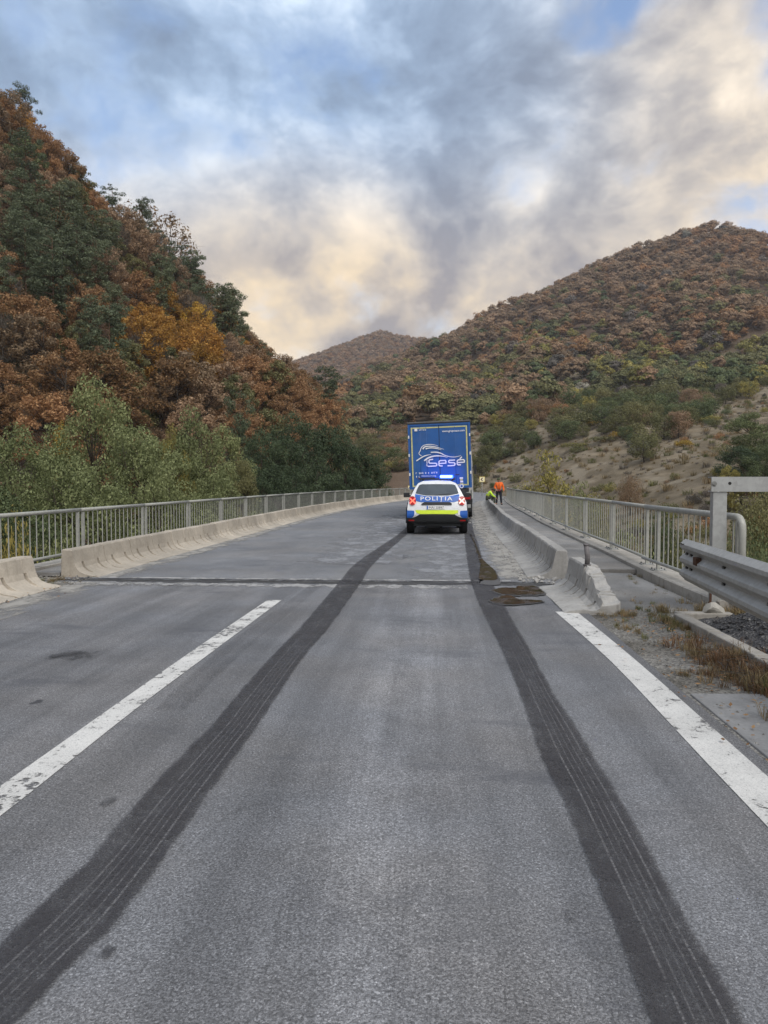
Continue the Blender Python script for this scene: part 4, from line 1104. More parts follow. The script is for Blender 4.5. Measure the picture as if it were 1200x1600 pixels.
MB().path([(0, 0, -0.2), (0, 0, P(1122, 764, 40)[2] - gz)], 0.035, 8).build('pole', M['white_film'], t)
MB().box((0.10, 0, 0.25), (0.30, 0.05, 0.05), (0, 0.6, 0)).build('foot_brace', M['white_film'], t)

# ---------------------------------------------------------------- lettering
def text_mesh(txt, width=None, height=None, bold=0.0, spacing=1.0):
    """flat lettering as arrays: verts (n,2) centred on the origin and faces"""
    cu = bpy.data.curves.new('lettering', 'FONT'); cu.body = txt; cu.size = 1.0; cu.space_character = spacing; cu.offset = bold; cu.resolution_u = 3
    o = bpy.data.objects.new('lettering', cu); C.objects.link(o)
    dg = bpy.context.evaluated_depsgraph_get(); me = bpy.data.meshes.new_from_object(o.evaluated_get(dg))
    V = np.array([v.co[:2] for v in me.vertices]); F = [tuple(p.vertices) for p in me.polygons]
    bpy.data.objects.remove(o); bpy.data.curves.remove(cu); bpy.data.meshes.remove(me)
    lo, hi = V.min(0), V.max(0); V = V - (lo + hi) / 2
    kx = (width / (hi - lo)[0]) if width else 1.0; ky = (height / (hi - lo)[1]) if height else kx
    if not width: kx = ky
    return V * (kx, ky), F
def flat_mesh(name, V3, F, mat, parent):
    me = bpy.data.meshes.new(name); me.from_pydata([tuple(p) for p in V3], [], F); me.materials.append(mat); me.update()
    return link(name, me, parent)

# ---------------------------------------------------------------- police car
CAR_X, CAR_Y = 0.13, 20.55
LV = [(0.70, 0.34), (0.85, 0.40), (0.895, 0.58), (0.902, 0.76), (0.880, 0.94), (0.800, 1.12), (0.665, 1.38), (0.575, 1.50), (0.42, 1.565), (0.0, 1.585)]
REAR_Y = [0.16, 0.05, 0.0, 0.02, 0.06, 0.12, 0.36, 0.47, 0.60, 0.64]
CZ = np.array([z for _, z in LV]); 
def cap(y): return float(np.interp(y, [2.3, 2.75, 3.1, 3.5, 4.0, 4.25, 4.34], [3, 1.54, 1.32, 1.08, 0.99, 0.90, 0.80]))
def widthk(y): return float(np.interp(y, [0.0, 0.35, 1.2, 3.2, 4.0, 4.34], [0.955, 0.99, 1.0, 0.99, 0.95, 0.80]))
def rear_y(x, z):
    zz = np.clip(z, 0.34, 1.58); y0 = np.interp(zz, CZ, REAR_Y); w_ = np.interp(zz, CZ, [a for a, _ in LV]) * 0.955 + 1e-3
    return y0 - 0.055 * (1 - np.clip(np.abs(x) / w_, 0, 1) ** 2)
car = thing('police_car', 'white and blue police car with its blue beacon lit, seen from behind', 'police car', (CAR_X, CAR_Y, 0), 0.0)
mb = MB(); ys = [None, 0.7, 1.1, 1.7, 2.3, 2.75, 3.1, 3.5, 4.0, 4.25, 4.34]
rows = []
for y in ys:
    ring = []
    for sgn in (1, -1):
        lv = range(len(LV)) if sgn == 1 else range(len(LV) - 2, -1, -1)
        for i in lv:
            x, z = LV[i]
            if y is None: ring.append((sgn * x * 0.955, REAR_Y[i], z))
            else:
                c_ = cap(y); zz = z if z < c_ else c_ + (z - c_) * 0.04
                yy = y + (0.0 if y > 1 else REAR_Y[i] * 0.5)
                ring.append((sgn * x * widthk(y), yy, zz))
    rows.append(mb.verts(ring))
nr = 2 * len(LV) - 1
for a, c in zip(rows[:-1], rows[1:]):
    for q in range(nr - 1): mb.face((a + q, a + q + 1, c + q + 1, c + q), True)
    mb.face((a + nr - 1, a, c, c + nr - 1))
# rear skin, bulged
fr = (1, 0.8, 0.45, 0.0, -0.45, -0.8, -1)
prev = None
for i in range(len(LV) - 1):
    x, z = LV[i]; w_ = x * 0.955
    r_ = mb.verts([(w_ * f, float(rear_y(w_ * f, z)) if 0 < abs(f) < 1 or f == 0 else REAR_Y[i], z) for f in fr])
    if prev is not None:
        for q in range(len(fr) - 1): mb.face((prev + q, prev + q + 1, r_ + q + 1, r_ + q), True)
    prev = r_
t9 = mb.verts([(0, REAR_Y[9], LV[9][1])])
for q in range(len(fr) - 1): mb.face((prev + q, prev + q + 1, t9), True)
mb.face([rows[-1] + q for q in range(nr)])
body = mb.build('body', M['car_white'], car)
md = body.modifiers.new('edges', 'EDGE_SPLIT'); md.split_angle = math.radians(50)
def decal(name, mat, xs, top, bot, off=0.008, parent=None, nz=5, thick=0.0):
    xs = np.asarray(xs, float); V, F = [], []
    for x in xs:
        for k in range(nz):
            z = bot(x) + (top(x) - bot(x)) * k / (nz - 1); V.append((x, float(rear_y(x, z)) - off, z))
    for i in range(len(xs) - 1):
        for k in range(nz - 1): a = i * nz + k; F.append((a, a + nz, a + nz + 1, a + 1))
    o = flat_mesh(name, V, F, mat, parent or car)
    if thick:
        m_ = o.modifiers.new('thick', 'SOLIDIFY'); m_.thickness = thick; m_.offset = 0
    return o
lin = np.linspace
itp = lambda xs, zs: (lambda x: float(np.interp(abs(x), xs, zs)))
decal('rear_window', M['glass_dark'], lin(-0.625, 0.625, 27), itp([0, 0.46, 0.53, 0.58, 0.625], [1.475, 1.470, 1.44, 1.34, 1.205]), itp([0, 0.33, 0.625], [1.145, 1.145, 1.205]), 0.012)
decal('wiper', M['black_plastic'], lin(-0.05, 0.36, 8), lambda x: 1.165 + 0.06 * (x > 0) * (x * 2), lambda x: 1.150 + 0.06 * (x > 0) * (x * 2), 0.022)
decal('blue_band', M['car_blue'], lin(-0.64, 0.64, 25), itp([0, 0.33, 0.64], [1.125, 1.125, 1.185]), itp([0, 0.5, 0.64], [0.945, 0.955, 1.0]), 0.007)
decal('tailgate_trim', M['black_plastic'], lin(-0.455, 0.42, 19), itp([0, 0.36, 0.46], [0.955, 0.955, 0.90]), itp([0, 0.46], [0.875, 0.875]), 0.016, thick=0.02)
decal('plate', M['plate_white'], lin(-0.30, 0.22, 7), lambda x: 0.855, lambda x: 0.745, 0.016, thick=0.008)
decal('plate_band', M['car_blue'], lin(-0.298, -0.262, 3), lambda x: 0.853, lambda x: 0.747, 0.0215)
decal('yellow_band', M['car_yellow'], lin(-0.62, 0.60, 25), itp([0, 0.56, 0.62], [0.725, 0.725, 0.725]), itp([0, 0.50, 0.62], [0.615, 0.610, 0.65]), 0.009)
for sx in (1, -1):
    decal('blue_corner_panel', M['car_blue'], sx * lin(0.64, 0.87, 8), itp([0.64, 0.66, 0.87], [0.64, 0.705, 0.715]), itp([0.64, 0.66, 0.72, 0.87], [0.62, 0.57, 0.50, 0.50]), 0.009)
    decal('white_edge_stripe', M['white_film'], sx * lin(0.60, 0.655, 4), itp([0.60, 0.655], [0.66, 0.73]), itp([0.60, 0.655], [0.60, 0.56]), 0.010)
bp = decal('bumper', M['black_plastic'], lin(-0.86, 0.86, 25), itp([0, 0.50, 0.62, 0.72, 0.86], [0.610, 0.600, 0.53, 0.495, 0.495]), itp([0, 0.45, 0.70, 0.86], [0.35, 0.35, 0.36, 0.42]), 0.020, thick=0.04)
for sx in (1, -1):
    lx = lin(0.615, 0.80, 9)
    decal('tail_light', M['lens_red'], sx * lx, itp([0.615, 0.65, 0.72, 0.78, 0.80], [1.02, 1.105, 1.125, 1.10, 1.02]), itp([0.615, 0.65, 0.74, 0.79, 0.80], [0.95, 0.88, 0.855, 0.90, 0.95]), 0.020, thick=0.03)
    for dz in (1, -1):
        decal('light_bar_strip', M['lamp_red' if sx < 0 else 'lamp_pale'], sx * lin(0.635, 0.785, 8), lambda x, dz=dz: 0.99 + dz * 0.075 * (abs(x) - 0.71) / 0.075 * 0.9 + 0.022, lambda x, dz=dz: 0.99 + dz * 0.075 * (abs(x) - 0.71) / 0.075 * 0.9 - 0.022, 0.038)
    decal('reflector', M['lens_red'], sx * lin(0.66, 0.82, 5), lambda x: 0.445, lambda x: 0.405, 0.045)
    # wheels and arches
for (wx, wy) in ((0.785, 0.83), (-0.785, 0.83), (0.785, 3.50), (-0.785, 3.50)):
    wt = MB(); R_ = 0.345; hw = 0.115
    pr = [(-hw * 0.75, 0.22), (-hw, 0.25), (-hw, R_ - 0.03), (-hw * 0.8, R_ - 0.004), (0, R_), (hw * 0.8, R_ - 0.004), (hw, R_ - 0.03), (hw, 0.25), (hw * 0.75, 0.22)]
    N_ = 24; rg = []
    for k in range(N_): a = 2 * PI * k / N_; rg.append(wt.verts([(wx + x, wy + r_ * math.cos(a), R_ + r_ * math.sin(a)) for x, r_ in pr]))
    for k in range(N_):
        a, c = rg[k], rg[(k + 1) % N_]
        for q in range(len(pr)): wt.face((a + q, a + (q + 1) % len(pr), c + (q + 1) % len(pr), c + q), True)
    whl = wt.build('wheel', M['rubber'], car)
    rm = MB(); so = 1 if wx > 0 else -1
    rm.path([(wx + so * 0.05, wy, R_), (wx + so * 0.06, wy, R_)], 0.225, 20)
    for k in range(5):
        a = 2 * PI * k / 5; rm.box((wx + so * 0.09, wy + 0.11 * math.cos(a), R_ + 0.11 * math.sin(a)), (0.03, 0.05, 0.22), (PI / 2 - a + PI / 2 + PI / 2, 0, 0))
    rm.build('rim', M['alloy'], whl)
    ar = MB()
    ar.path([(so * 0.893, wy + 0.40 * math.cos(a), R_ + 0.02 + 0.40 * math.sin(a)) for a in lin(-0.1, PI + 0.1, 16)], 0.032, 6)
    ar.build('wheel_arch', M['black_plastic'], car)
for sx in (1, -1):
    MB().path([(sx * 0.50, 0.95, 1.60), (sx * 0.52, 1.05, 1.655), (sx * 0.53, 2.3, 1.655), (sx * 0.51, 2.45, 1.58)], 0.018, 8).build('roof_rail', M['black_plastic'], car)
    mm = MB(); mm.box((sx * 0.985, 2.85, 1.115), (0.20, 0.10, 0.15), (0, 0, 0)); mm.box((sx * 0.87, 2.87, 1.08), (0.12, 0.05, 0.05))
    mm.build('door_mirror', M['black_plastic'], car, 0.02)
    # side windows, lying just proud of the skin
    V, F = [], []
    for y in (0.95, 1.5, 2.1, 2.6, 2.95):
        for k in range(3):
            t_ = 0.12 + 0.76 * k / 2; z = 1.12 + 0.26 * t_ * (1 if y < 2.7 else 0.55); x = np.interp(z, CZ[:8], [a for a, _ in LV[:8]]) * widthk(y)
            V.append((sx * (x + 0.006), y + (0.1 * (1 - t_) if y > 2.7 else (0.0)), z))
    for i in range(4):
        for k in range(2): a = i * 3 + k; F.append((a, a + 3, a + 4, a + 1))
    flat_mesh('side_window', V, F, M['glass_dark'], car)
    V, F = [], []
    for y in (0.25, 1.2, 2.2, 3.1, 3.9):
        for k, z in enumerate((0.62, 0.78, 0.95)):
            x = np.interp(z, CZ[:8], [a for a, _ in LV[:8]]) * widthk(y); V.append((sx * (x + 0.005), y, z))
    for i in range(4):
        for k in range(2): a = i * 3 + k; F.append((a, a + 3, a + 4, a + 1))
    flat_mesh('side_stripe', V, F, M['car_blue'], car)
mb = MB(); mb.box((0, 2.1, 0.30), (1.35, 3.9, 0.10)); mb.box((-0.1, 0.5, 0.27), (0.5, 0.35, 0.14)); mb.path([(0.45, 0.1, 0.29), (0.45, 0.7, 0.29)], 0.035, 8); mb.path([(-0.75, 0.83, 0.33), (0.75, 0.83, 0.33)], 0.05, 8)
mb.build('underbody', M['black_plastic'], car)
V, F = text_mesh('POLIȚIA', width=0.92, height=None, bold=0.012, spacing=1.22)
# ț carries its comma below the line: keep cap height near 0.115 m
hgt = V[:, 1].max() - V[:, 1].min(); V = V * (1, 0.150 / hgt)
V3 = [(x - 0.02, float(rear_y(x, 1.042 + z)) - 0.0125, 1.042 + z) for x, z in V]
flat_mesh('lettering', V3, F, M['white_film'], car)
V, F = text_mesh('MAI 50897', width=0.42, height=0.072)
flat_mesh('plate_lettering', [(x - 0.02, float(rear_y(x, 0.80 + z)) - 0.0225, 0.80 + z) for x, z in V], F, M['navy'], car)
lb = MB(); lb.box((0.02, 1.25, 1.628), (1.08, 0.24, 0.045)); lb.box((-0.42, 1.25, 1.60), (0.06, 0.16, 0.05)); lb.box((0.46, 1.25, 1.60), (0.06, 0.16, 0.05)); lbar = lb.build('light_bar', M['black_plastic'], car, 0.01)
lb = MB(); lb.box((-0.27, 1.25, 1.695), (0.46, 0.20, 0.088)); lb.build('beacon_housing', M['beacon_off'], lbar, 0.03)
lb = MB(); lb.box((0.29, 1.25, 1.700), (0.40, 0.20, 0.098)); lb.build('lit_beacon', M['beacon'], lbar, 0.035)
lb = MB(); lb.box((0.27, 1.142, 1.702), (0.34, 0.012, 0.042)); lb.build('beacon_lamp', M['beacon_core'], lbar, 0.005)
lamp = bpy.data.lights.new('beacon_bloom_spot', 'SPOT'); lamp.energy = 800; lamp.color = (0.02, 0.06, 1.0); lamp.shadow_soft_size = 0.06; lamp.spot_size = math.radians(17); lamp.spot_blend = 1.0  # added spot on the trailer door, standing in for the beacon's blue bloom
lo = bpy.data.objects.new('beacon_bloom_spot', lamp); C.objects.link(lo); lo.parent = lbar; lo.location = (0.29, 1.42, 1.72)
lo.rotation_euler = Vector((0.0, -7.0, -0.10)).to_track_quat('Z', 'Y').to_euler()

# ---------------------------------------------------------------- blue trailer truck
TRH = 0.055
tr = thing('trailer_truck', 'tall blue box trailer truck with white logo, stopped ahead of the police car', 'truck', (0.37, 29.2, 0), -TRH)
tr.rotation_euler = (0, math.radians(-2.0), -TRH)
z0, z1, hw, Lt = 1.28, 3.98, 1.275, 13.4
mb = MB(); mb.box((0, Lt / 2 + 0.06, (z0 + z1) / 2 + 0.02), (2 * hw - 0.03, Lt - 0.12, z1 - z0 - 0.06)); mb.build('trailer_body', M['truck_blue'], tr)
# rear frame, roof edge
fm = MB(); fm.box((-hw + 0.045, 0.06, (z0 + z1) / 2), (0.09, 0.12, z1 - z0)); fm.box((hw - 0.045, 0.06, (z0 + z1) / 2), (0.09, 0.12, z1 - z0)); fm.box((0, 0.06, z0 + 0.05), (2 * hw - 0.186, 0.114, 0.10)); fm.box((0, 0.06, z1 - 0.055), (2 * hw - 0.186, 0.114, 0.11))
rf = fm.build('rear_frame', M['truck_blue'], tr, 0.008)
mb = MB(); mb.box((0, Lt / 2, z1 + 0.03), (2 * hw + 0.02, Lt + 0.04, 0.05)); mb.build('roof', M['tarp'], tr, 0.01)
mb = MB(); mb.box((0, 0.012, z1 - 0.012), (2 * hw - 0.02, 0.04, 0.045)); mb.build('roof_rail', M['black_plastic'], tr)
DY = 0.020
for sx in (-1, 1):
    dx = sx * (hw - 0.09) / 2
    mb = MB(); mb.box((dx, 0.04, (z0 + z1) / 2 - 0.005), (hw - 0.09 - 0.022, 0.04, z1 - z0 - 0.22)); dr = mb.build('door', M['truck_blue'], tr, 0.006)
    for q in ((0.44, 0.66) if sx < 0 else (0.55,)):
        x = sx * (hw - 0.09) * q
        mb = MB(); mb.path([(x, 0.018, z0 + 0.06), (x, 0.018, z1 - 0.12)], 0.010, 6); bar = mb.build('locking_bar', M['truck_blue'], dr)
        mb = MB(); mb.box((x + 0.05, 0.010, z0 + 0.55), (0.16, 0.012, 0.035)); mb.build('handle', M['truck_grey'], bar)
    for zz in (z0 + 0.62, z0 + 1.40, z0 + 2.15):
        mb = MB(); mb.box((sx * (hw - 0.03), -0.006, zz), (0.055, 0.03, 0.12)); mb.build('hinge', M['cab_white'], rf, 0.006)
mb = MB(); mb.box((0.0, 0.035, (z0 + z1) / 2), (0.03, 0.02, z1 - z0 - 0.2)); mb.build('door_gap', M['recess_shade'], tr)
# yellow outline tape
yl = MB(); bx_, bz0, bz1 = hw - 0.155, z0 + 0.10, z1 - 0.165
yd = 0.0145
for sx in (-1, 1): yl.box((sx * bx_, yd, (bz0 + bz1) / 2), (0.055, 0.004, bz1 - bz0))
for zz in (bz0 + 0.0275, bz1 - 0.0275):
    for sx in (-1, 1): yl.box((sx * (bx_ - 0.03) / 2 + sx * 0.006, yd, zz), (bx_ - 0.03 - 0.025, 0.004, 0.05))
yl.build('outline_tape', M['truck_yellow'], tr)
# print on the doors
PXM = 0.00263
def TF(zx, zy):
    """survey of the print: tenths of a picture pixel to metres on the door, trailer lean removed"""
    dx, dz = (zx - 592) * PXM, -(zy - 640) * PXM; a = math.radians(2.0)
    return dx * math.cos(a) + dz * math.sin(a), 2.62 - dx * math.sin(a) + dz * math.cos(a)
def ribbon(mb, pts, wds, y):
    q = [np.array(TF(*p)) for p in pts]; q = smooth_line(q, 5) if len(q) > 2 else q
    n = len(q); wds = [0.8 * k for k in wds]; ws = np.interp(np.linspace(0, 1, n), np.linspace(0, 1, len(wds)), wds)
    L, R = [], []
    for i in range(n):
        t = q[min(i + 1, n - 1)] - q[max(i - 1, 0)]; t = t / (np.hypot(*t) + 1e-9); nn = np.array((-t[1], t[0]))
        L.append((q[i][0] + nn[0] * ws[i] / 2, y, q[i][1] + nn[1] * ws[i] / 2)); R.append((q[i][0] - nn[0] * ws[i] / 2, y, q[i][1] - nn[1] * ws[i] / 2))
    mb.strip(L, R)
LY = -0.012
lg = MB()
ribbon(lg, [(312, 642), (285, 622), (270, 600), (290, 562), (308, 512), (350, 476), (420, 462), (500, 468), (570, 486)], [0.03, 0.03, 0.035, 0.035, 0.012], LY)
ribbon(lg, [(332, 536), (358, 502), (430, 490), (520, 500), (600, 522), (662, 540)], [0.07, 0.06, 0.045, 0.03, 0.01], LY)
ribbon(lg, [(375, 530), (450, 516), (540, 525), (622, 548)], [0.06, 0.05, 0.04, 0.01], LY)
ribbon(lg, [(455, 585), (540, 584), (610, 600), (680, 635), (760, 655), (830, 658), (890, 647), (922, 632)], [0.045, 0.06, 0.055, 0.04, 0.03, 0.03, 0.025, 0.012], LY)
ribbon(lg, [(232, 718), (300, 672), (370, 637), (462, 618)], [0.05, 0.055, 0.05, 0.012], LY)
ribbon(lg, [(352, 715), (420, 670), (500, 645), (580, 640), (650, 648), (716, 665)], [0.06, 0.085, 0.07, 0.06, 0.04, 0.012], LY)
def poly_rib(pts, wd=0.062):
    # squared letters: straight runs with mitred corners
    q = [np.array(TF(*p)) for p in pts]; L, R = [], []
    for i in range(len(q)):
        d0 = q[i] - q[i - 1] if i else q[1] - q[0]; d1 = q[i + 1] - q[i] if i < len(q) - 1 else d0
        d0 = d0 / np.hypot(*d0); d1 = d1 / np.hypot(*d1); t = d0 + d1; t = t / np.hypot(*t); nn = np.array((-t[1], t[0])); k = 1 / max(0.5, abs(np.dot(nn, (-d0[1], d0[0]))))
        L.append((q[i][0] + nn[0] * wd / 2 * k, LY, q[i][1] + nn[1] * wd / 2 * k)); R.append((q[i][0] - nn[0] * wd / 2 * k, LY, q[i][1] - nn[1] * wd / 2 * k))
    lg.strip(L, R)
poly_rib([(492, 693), (438, 700), (428, 712), (428, 742), (440, 754), (535, 756), (549, 766), (549, 786), (536, 797), (412, 803)], 0.048)
poly_rib([(590, 760), (688, 754), (692, 728), (680, 712), (602, 714), (584, 728), (583, 782), (598, 796), (640, 798)], 0.048)
poly_rib([(832, 706), (746, 710), (734, 720), (735, 738), (746, 746), (816, 748), (830, 758), (829, 780), (816, 790), (716, 795)], 0.048)
poly_rib([(870, 746), (974, 740), (976, 714), (962, 700), (882, 704), (866, 718), (865, 768), (880, 781), (922, 780)], 0.048)
poly_rib([(905, 690), (936, 656)], 0.046)
lg.build('logo', M['white_film'], tr)
def door_text(name, txt, zx0, zx1, zy, h, rot=0.0, bold=0.01, mat='white_film'):
    a, c = np.array(TF(zx0, zy)), np.array(TF(zx1, zy)); wd = float(np.hypot(*(c - a))); V, F = text_mesh(txt, width=wd, height=h, bold=bold)
    if rot: V = np.stack([V[:, 0] * math.cos(rot) - V[:, 1] * math.sin(rot), V[:, 0] * math.sin(rot) + V[:, 1] * math.cos(rot)], 1)
    m_ = (a + c) / 2; flat_mesh(name, [(x + m_[0], LY, z + m_[1]) for x, z in V], F, M[mat], tr)
door_text('web_address', 'www.gruposese.com', 628, 978, 262, 0.085, bold=0.012)
V, F = text_mesh('grupo', width=0.27, height=0.075, bold=0.01); cx_, cz_ = TF(400, 752)
flat_mesh('side_word', [(-z + cx_, LY, x + cz_) for x, z in V], F, M['white_film'], tr)
sq = MB(); a = TF(222, 236); sq.box((a[0], LY, a[1]), (0.115, 0.004, 0.11)); sq.build('white_label', M['white_film'], tr)
rr = random.Random(8)
def print_line(name, zx0, zx1, zy, h, mat):
    """a line of print too small to read in the photograph: letter-sized strokes"""
    mb = MB(); x, zc_ = TF(zx0, zy); x1, _ = TF(zx1, zy)
    while x < x1:
        wd = rr.uniform(0.035, 0.06); k = rr.random()
        if k < 0.84:
            mb.box((x + 0.008, LY, zc_), (0.016, 0.003, h)); 
            if k < 0.6: mb.box((x + wd - 0.014, LY, zc_), (0.014, 0.003, h * rr.choice((1, 1, 0.6))))
            mb.box((x + wd / 2, LY + 0.0005, zc_ + h * rr.choice((-0.42, 0.0, 0.42))), (wd * 0.7, 0.003, 0.014))
        x += wd + 0.018
    mb.build(name, M[mat], tr)
print_line('small_print', 248, 388, 238, 0.05, 'white_film'); print_line('small_print', 222, 562, 912, 0.07, 'white_film'); print_line('small_print', 228, 560, 965, 0.07, 'white_film'); print_line('small_print', 258, 440, 992, 0.05, 'truck_red')
for (zx, zy, wd, hh, mk) in ((930, 985, 0.14, 0.06, 'white_film'), (932, 1012, 0.11, 0.06, 'truck_yellow'), (935, 1040, 0.12, 0.07, 'white_film'), (935, 1075, 0.14, 0.05, 'truck_yellow')):
    a = TF(zx, zy); sq = MB(); sq.box((a[0], LY, a[1]), (wd, 0.004, hh)); sq.build('sticker', M[mk], tr)
a = TF(935, 1110); sq = MB(); sq.path([(a[0], LY - 0.002, a[1]), (a[0], LY + 0.002, a[1])], 0.085, 18); st_o = sq.build('speed_sticker', M['white_film'], tr)
sq = MB(); sq.path([(a[0], LY - 0.004, a[1]), (a[0], LY - 0.0025, a[1])], 0.05, 14); sq.build('sticker_core', M['truck_blue'], st_o)
# chassis, lamps, wheels
ch = MB(); ch.box((0, Lt / 2 + 0.3, z0 - 0.11), (1.1, Lt - 0.8, 0.20)); ch.box((0, 0.12, z0 - 0.10), (2.3, 0.14, 0.16)); ch.build('chassis', M['truck_grey'], tr)
lbx = MB(); lbx.box((0, 0.10, 0.86), (2.42, 0.10, 0.17)); lp = lbx.build('lamp_panel', M['truck_red'], tr, 0.01)
ub = MB(); ub.box((0, 0.16, 0.52), (2.40, 0.11, 0.14)); ub.box((-0.7, 0.3, 0.85), (0.08, 0.08, 0.6)); ub.box((0.7, 0.3, 0.85), (0.08, 0.08, 0.6)); ub.build('underrun_bar', M['galv'], tr, 0.01)
for sx in (-1, 1):
    tl = MB(); tl.box((sx * 0.98, 0.035, 0.87), (0.40, 0.04, 0.12)); tl.build('tail_light', M['lens_red'], lp, 0.01)
    gb = MB(); gb.box((sx * 0.80, 0.10, 1.06), (0.34, 0.16, 0.20)); gb.build('bracket_box', M['truck_grey'], tr, 0.02)
    mf = MB(); mf.box((sx * 1.02, 1.05, 0.62), (0.42, 0.02, 0.72)); mf.build('mud_flap', M['black_plastic'], tr)
def wheel(parent, x, y, R_, wd, zc_=None):
    zc_ = R_ if zc_ is None else zc_
    mb = MB(); N_ = 24; pr = [(-wd / 2 * 0.8, R_ * 0.6), (-wd / 2, R_ * 0.7), (-wd / 2, R_ * 0.94), (-wd / 2 * 0.85, R_), (wd / 2 * 0.85, R_), (wd / 2, R_ * 0.94), (wd / 2, R_ * 0.7), (wd / 2 * 0.8, R_ * 0.6)]; rg = []
    for k in range(N_): a = 2 * PI * k / N_; rg.append(mb.verts([(x + q, y + r_ * math.cos(a), zc_ + r_ * math.sin(a)) for q, r_ in pr]))
    for k in range(N_):
        a, c = rg[k], rg[(k + 1) % N_]
        for q in range(len(pr)): mb.face((a + q, a + (q + 1) % len(pr), c + (q + 1) % len(pr), c + q), True)
    wo = mb.build('wheel', M['rubber'], parent)
    mb = MB(); mb.path([(x - wd * 0.30, y, zc_), (x + wd * 0.30, y, zc_)], R_ * 0.62, 18); mb.path([(x - wd * 0.42, y, zc_), (x + wd * 0.42, y, zc_)], R_ * 0.2, 10); mb.build('rim', M['galv'], wo)
for y in (2.3, 3.6, 4.9):
    for sx in (-1, 1): wheel(tr, sx * 1.06, y, 0.50, 0.38, 0.50 - sx * 0.037)
for sx in (-1, 1):
    sk = MB(); sk.box((sx * 1.22, 8.2, 0.85), (0.04, 4.6, 0.5)); sk.build('side_guard', M['truck_grey'], tr)
# tractor, turned a little further to the right
cab = link('tractor', MB().box((0, 0.9, 0.80), (0.95, 5.2, 0.28)).mesh('tractor', M['truck_grey']), tr)
cab.location = (-0.32, 13.0, 0.0); cab.rotation_euler = (0, math.radians(2.0), -0.13)
mb = MB(); ol = [(0.9, 0.75), (0.9, 3.0), (1.15, 3.45), (2.2, 3.5), (2.75, 2.6), (3.05, 1.6), (3.1, 0.5), (1.9, 0.5), (1.9, 0.9)]
mb.extrude(ol, 'x', -1.24, 1.24); mb.build('cab', M['cab_white'], cab, 0.05)
mb = MB(); mb.box((0, 1.3, 3.62), (2.0, 0.9, 0.4), (math.radians(-18), 0, 0)); mb.build('roof_deflector', M['cab_white'], cab, 0.05)
for sx in (-1, 1):
    mb = MB(); mb.box((sx * 1.23, 0.55, 1.9), (0.05, 0.75, 2.2)); mb.build('side_fairing', M['cab_white'], cab, 0.02)
    mb = MB(); mb.box((sx * 1.42, 2.55, 2.35), (0.14, 0.22, 0.55)); mb.path([(sx * 1.2, 2.6, 2.5), (sx * 1.42, 2.6, 2.5)], 0.03, 6); mb.build('mirror', M['black_plastic'], cab, 0.03)
    wheel(cab, sx * 1.02, -0.4, 0.5, 0.5); wheel(cab, sx * 1.05, 2.4, 0.5, 0.34)
    mb = MB(); mb.box((sx * 1.2, 0.9, 0.72), (0.25, 1.3, 0.5)); mb.build('fuel_tank', M['galv'], cab, 0.06)

# ---------------------------------------------------------------- people
def skin(name, nodes, edges, mat, parent=None, root=0, sub=2):
    """one continuous surface grown round a skeleton: nodes = (x, y, z, rx[, ry])"""
    me = bpy.data.meshes.new(name); me.from_pydata([n[:3] for n in nodes], edges, []); me.materials.append(mat)
    o = link(name, me, parent)
    o.modifiers.new('skin', 'SKIN').use_smooth_shade = True
    lay = me.skin_vertices[0] if me.skin_vertices else None
    if lay is None:
        bpy.context.view_layer.objects.active = o; me.attributes.new('skin', 'FLOAT', 'POINT')
    for i, n in enumerate(nodes):
        lay.data[i].radius = (n[3], n[4] if len(n) > 4 else n[3]); lay.data[i].use_root = (i == root)
    m_ = o.modifiers.new('sub', 'SUBSURF'); m_.levels = sub; m_.render_levels = sub
    return o
def skeleton(pelvis, spine, chest, neck, head, sh, el, wr, hand_dir, hip, knee, ankle, toe):
    N, E = [], []
    def add(p, r, par=None):
        N.append((*p, *(r if hasattr(r, '__len__') else (r,)))); 
        if par is not None: E.append((par, len(N) - 1))
        return len(N) - 1
    a = add(pelvis, 0.135); b_ = add(spine, 0.125, a); c = add(chest, 0.145, b_); n = add(neck, 0.056, c)
    h0 = Vector(neck).lerp(Vector(head), 0.35); h2 = Vector(neck).lerp(Vector(head), 1.42)
    h = add(h0, 0.072, n); h = add(head, (0.092, 0.105), h); add(h2, 0.066, h)
    for k in (0, 1):
        s_ = add(sh[k], 0.066, c); e = add(el[k], 0.047, s_); w_ = add(wr[k], 0.031, e)
        d_ = Vector(hand_dir[k]).normalized(); W_ = Vector(wr[k]); pm = W_ + d_ * 0.06; q = add(pm, (0.036, 0.022), w_)
        sd = d_.cross(Vector((0.3, 0.2, 1))).normalized()
        for f, (off, ln) in enumerate(((-0.030, 0.075), (-0.010, 0.085), (0.010, 0.080), (0.030, 0.062))):
            f1 = add(pm + sd * off + d_ * 0.045, 0.010, q); add(pm + sd * off * 1.1 + d_ * (0.045 + ln * 0.8) + Vector((0, 0, -0.012)), 0.008, f1)
        th = add(W_ + d_ * 0.03 - sd * 0.045, 0.011, w_); add(W_ + d_ * 0.075 - sd * 0.065, 0.009, th)
        g = add(hip[k], 0.095, a); kn = add(knee[k], 0.062, g); an = add(ankle[k], 0.044, kn); add(toe[k], 0.036, an)
    return N, E
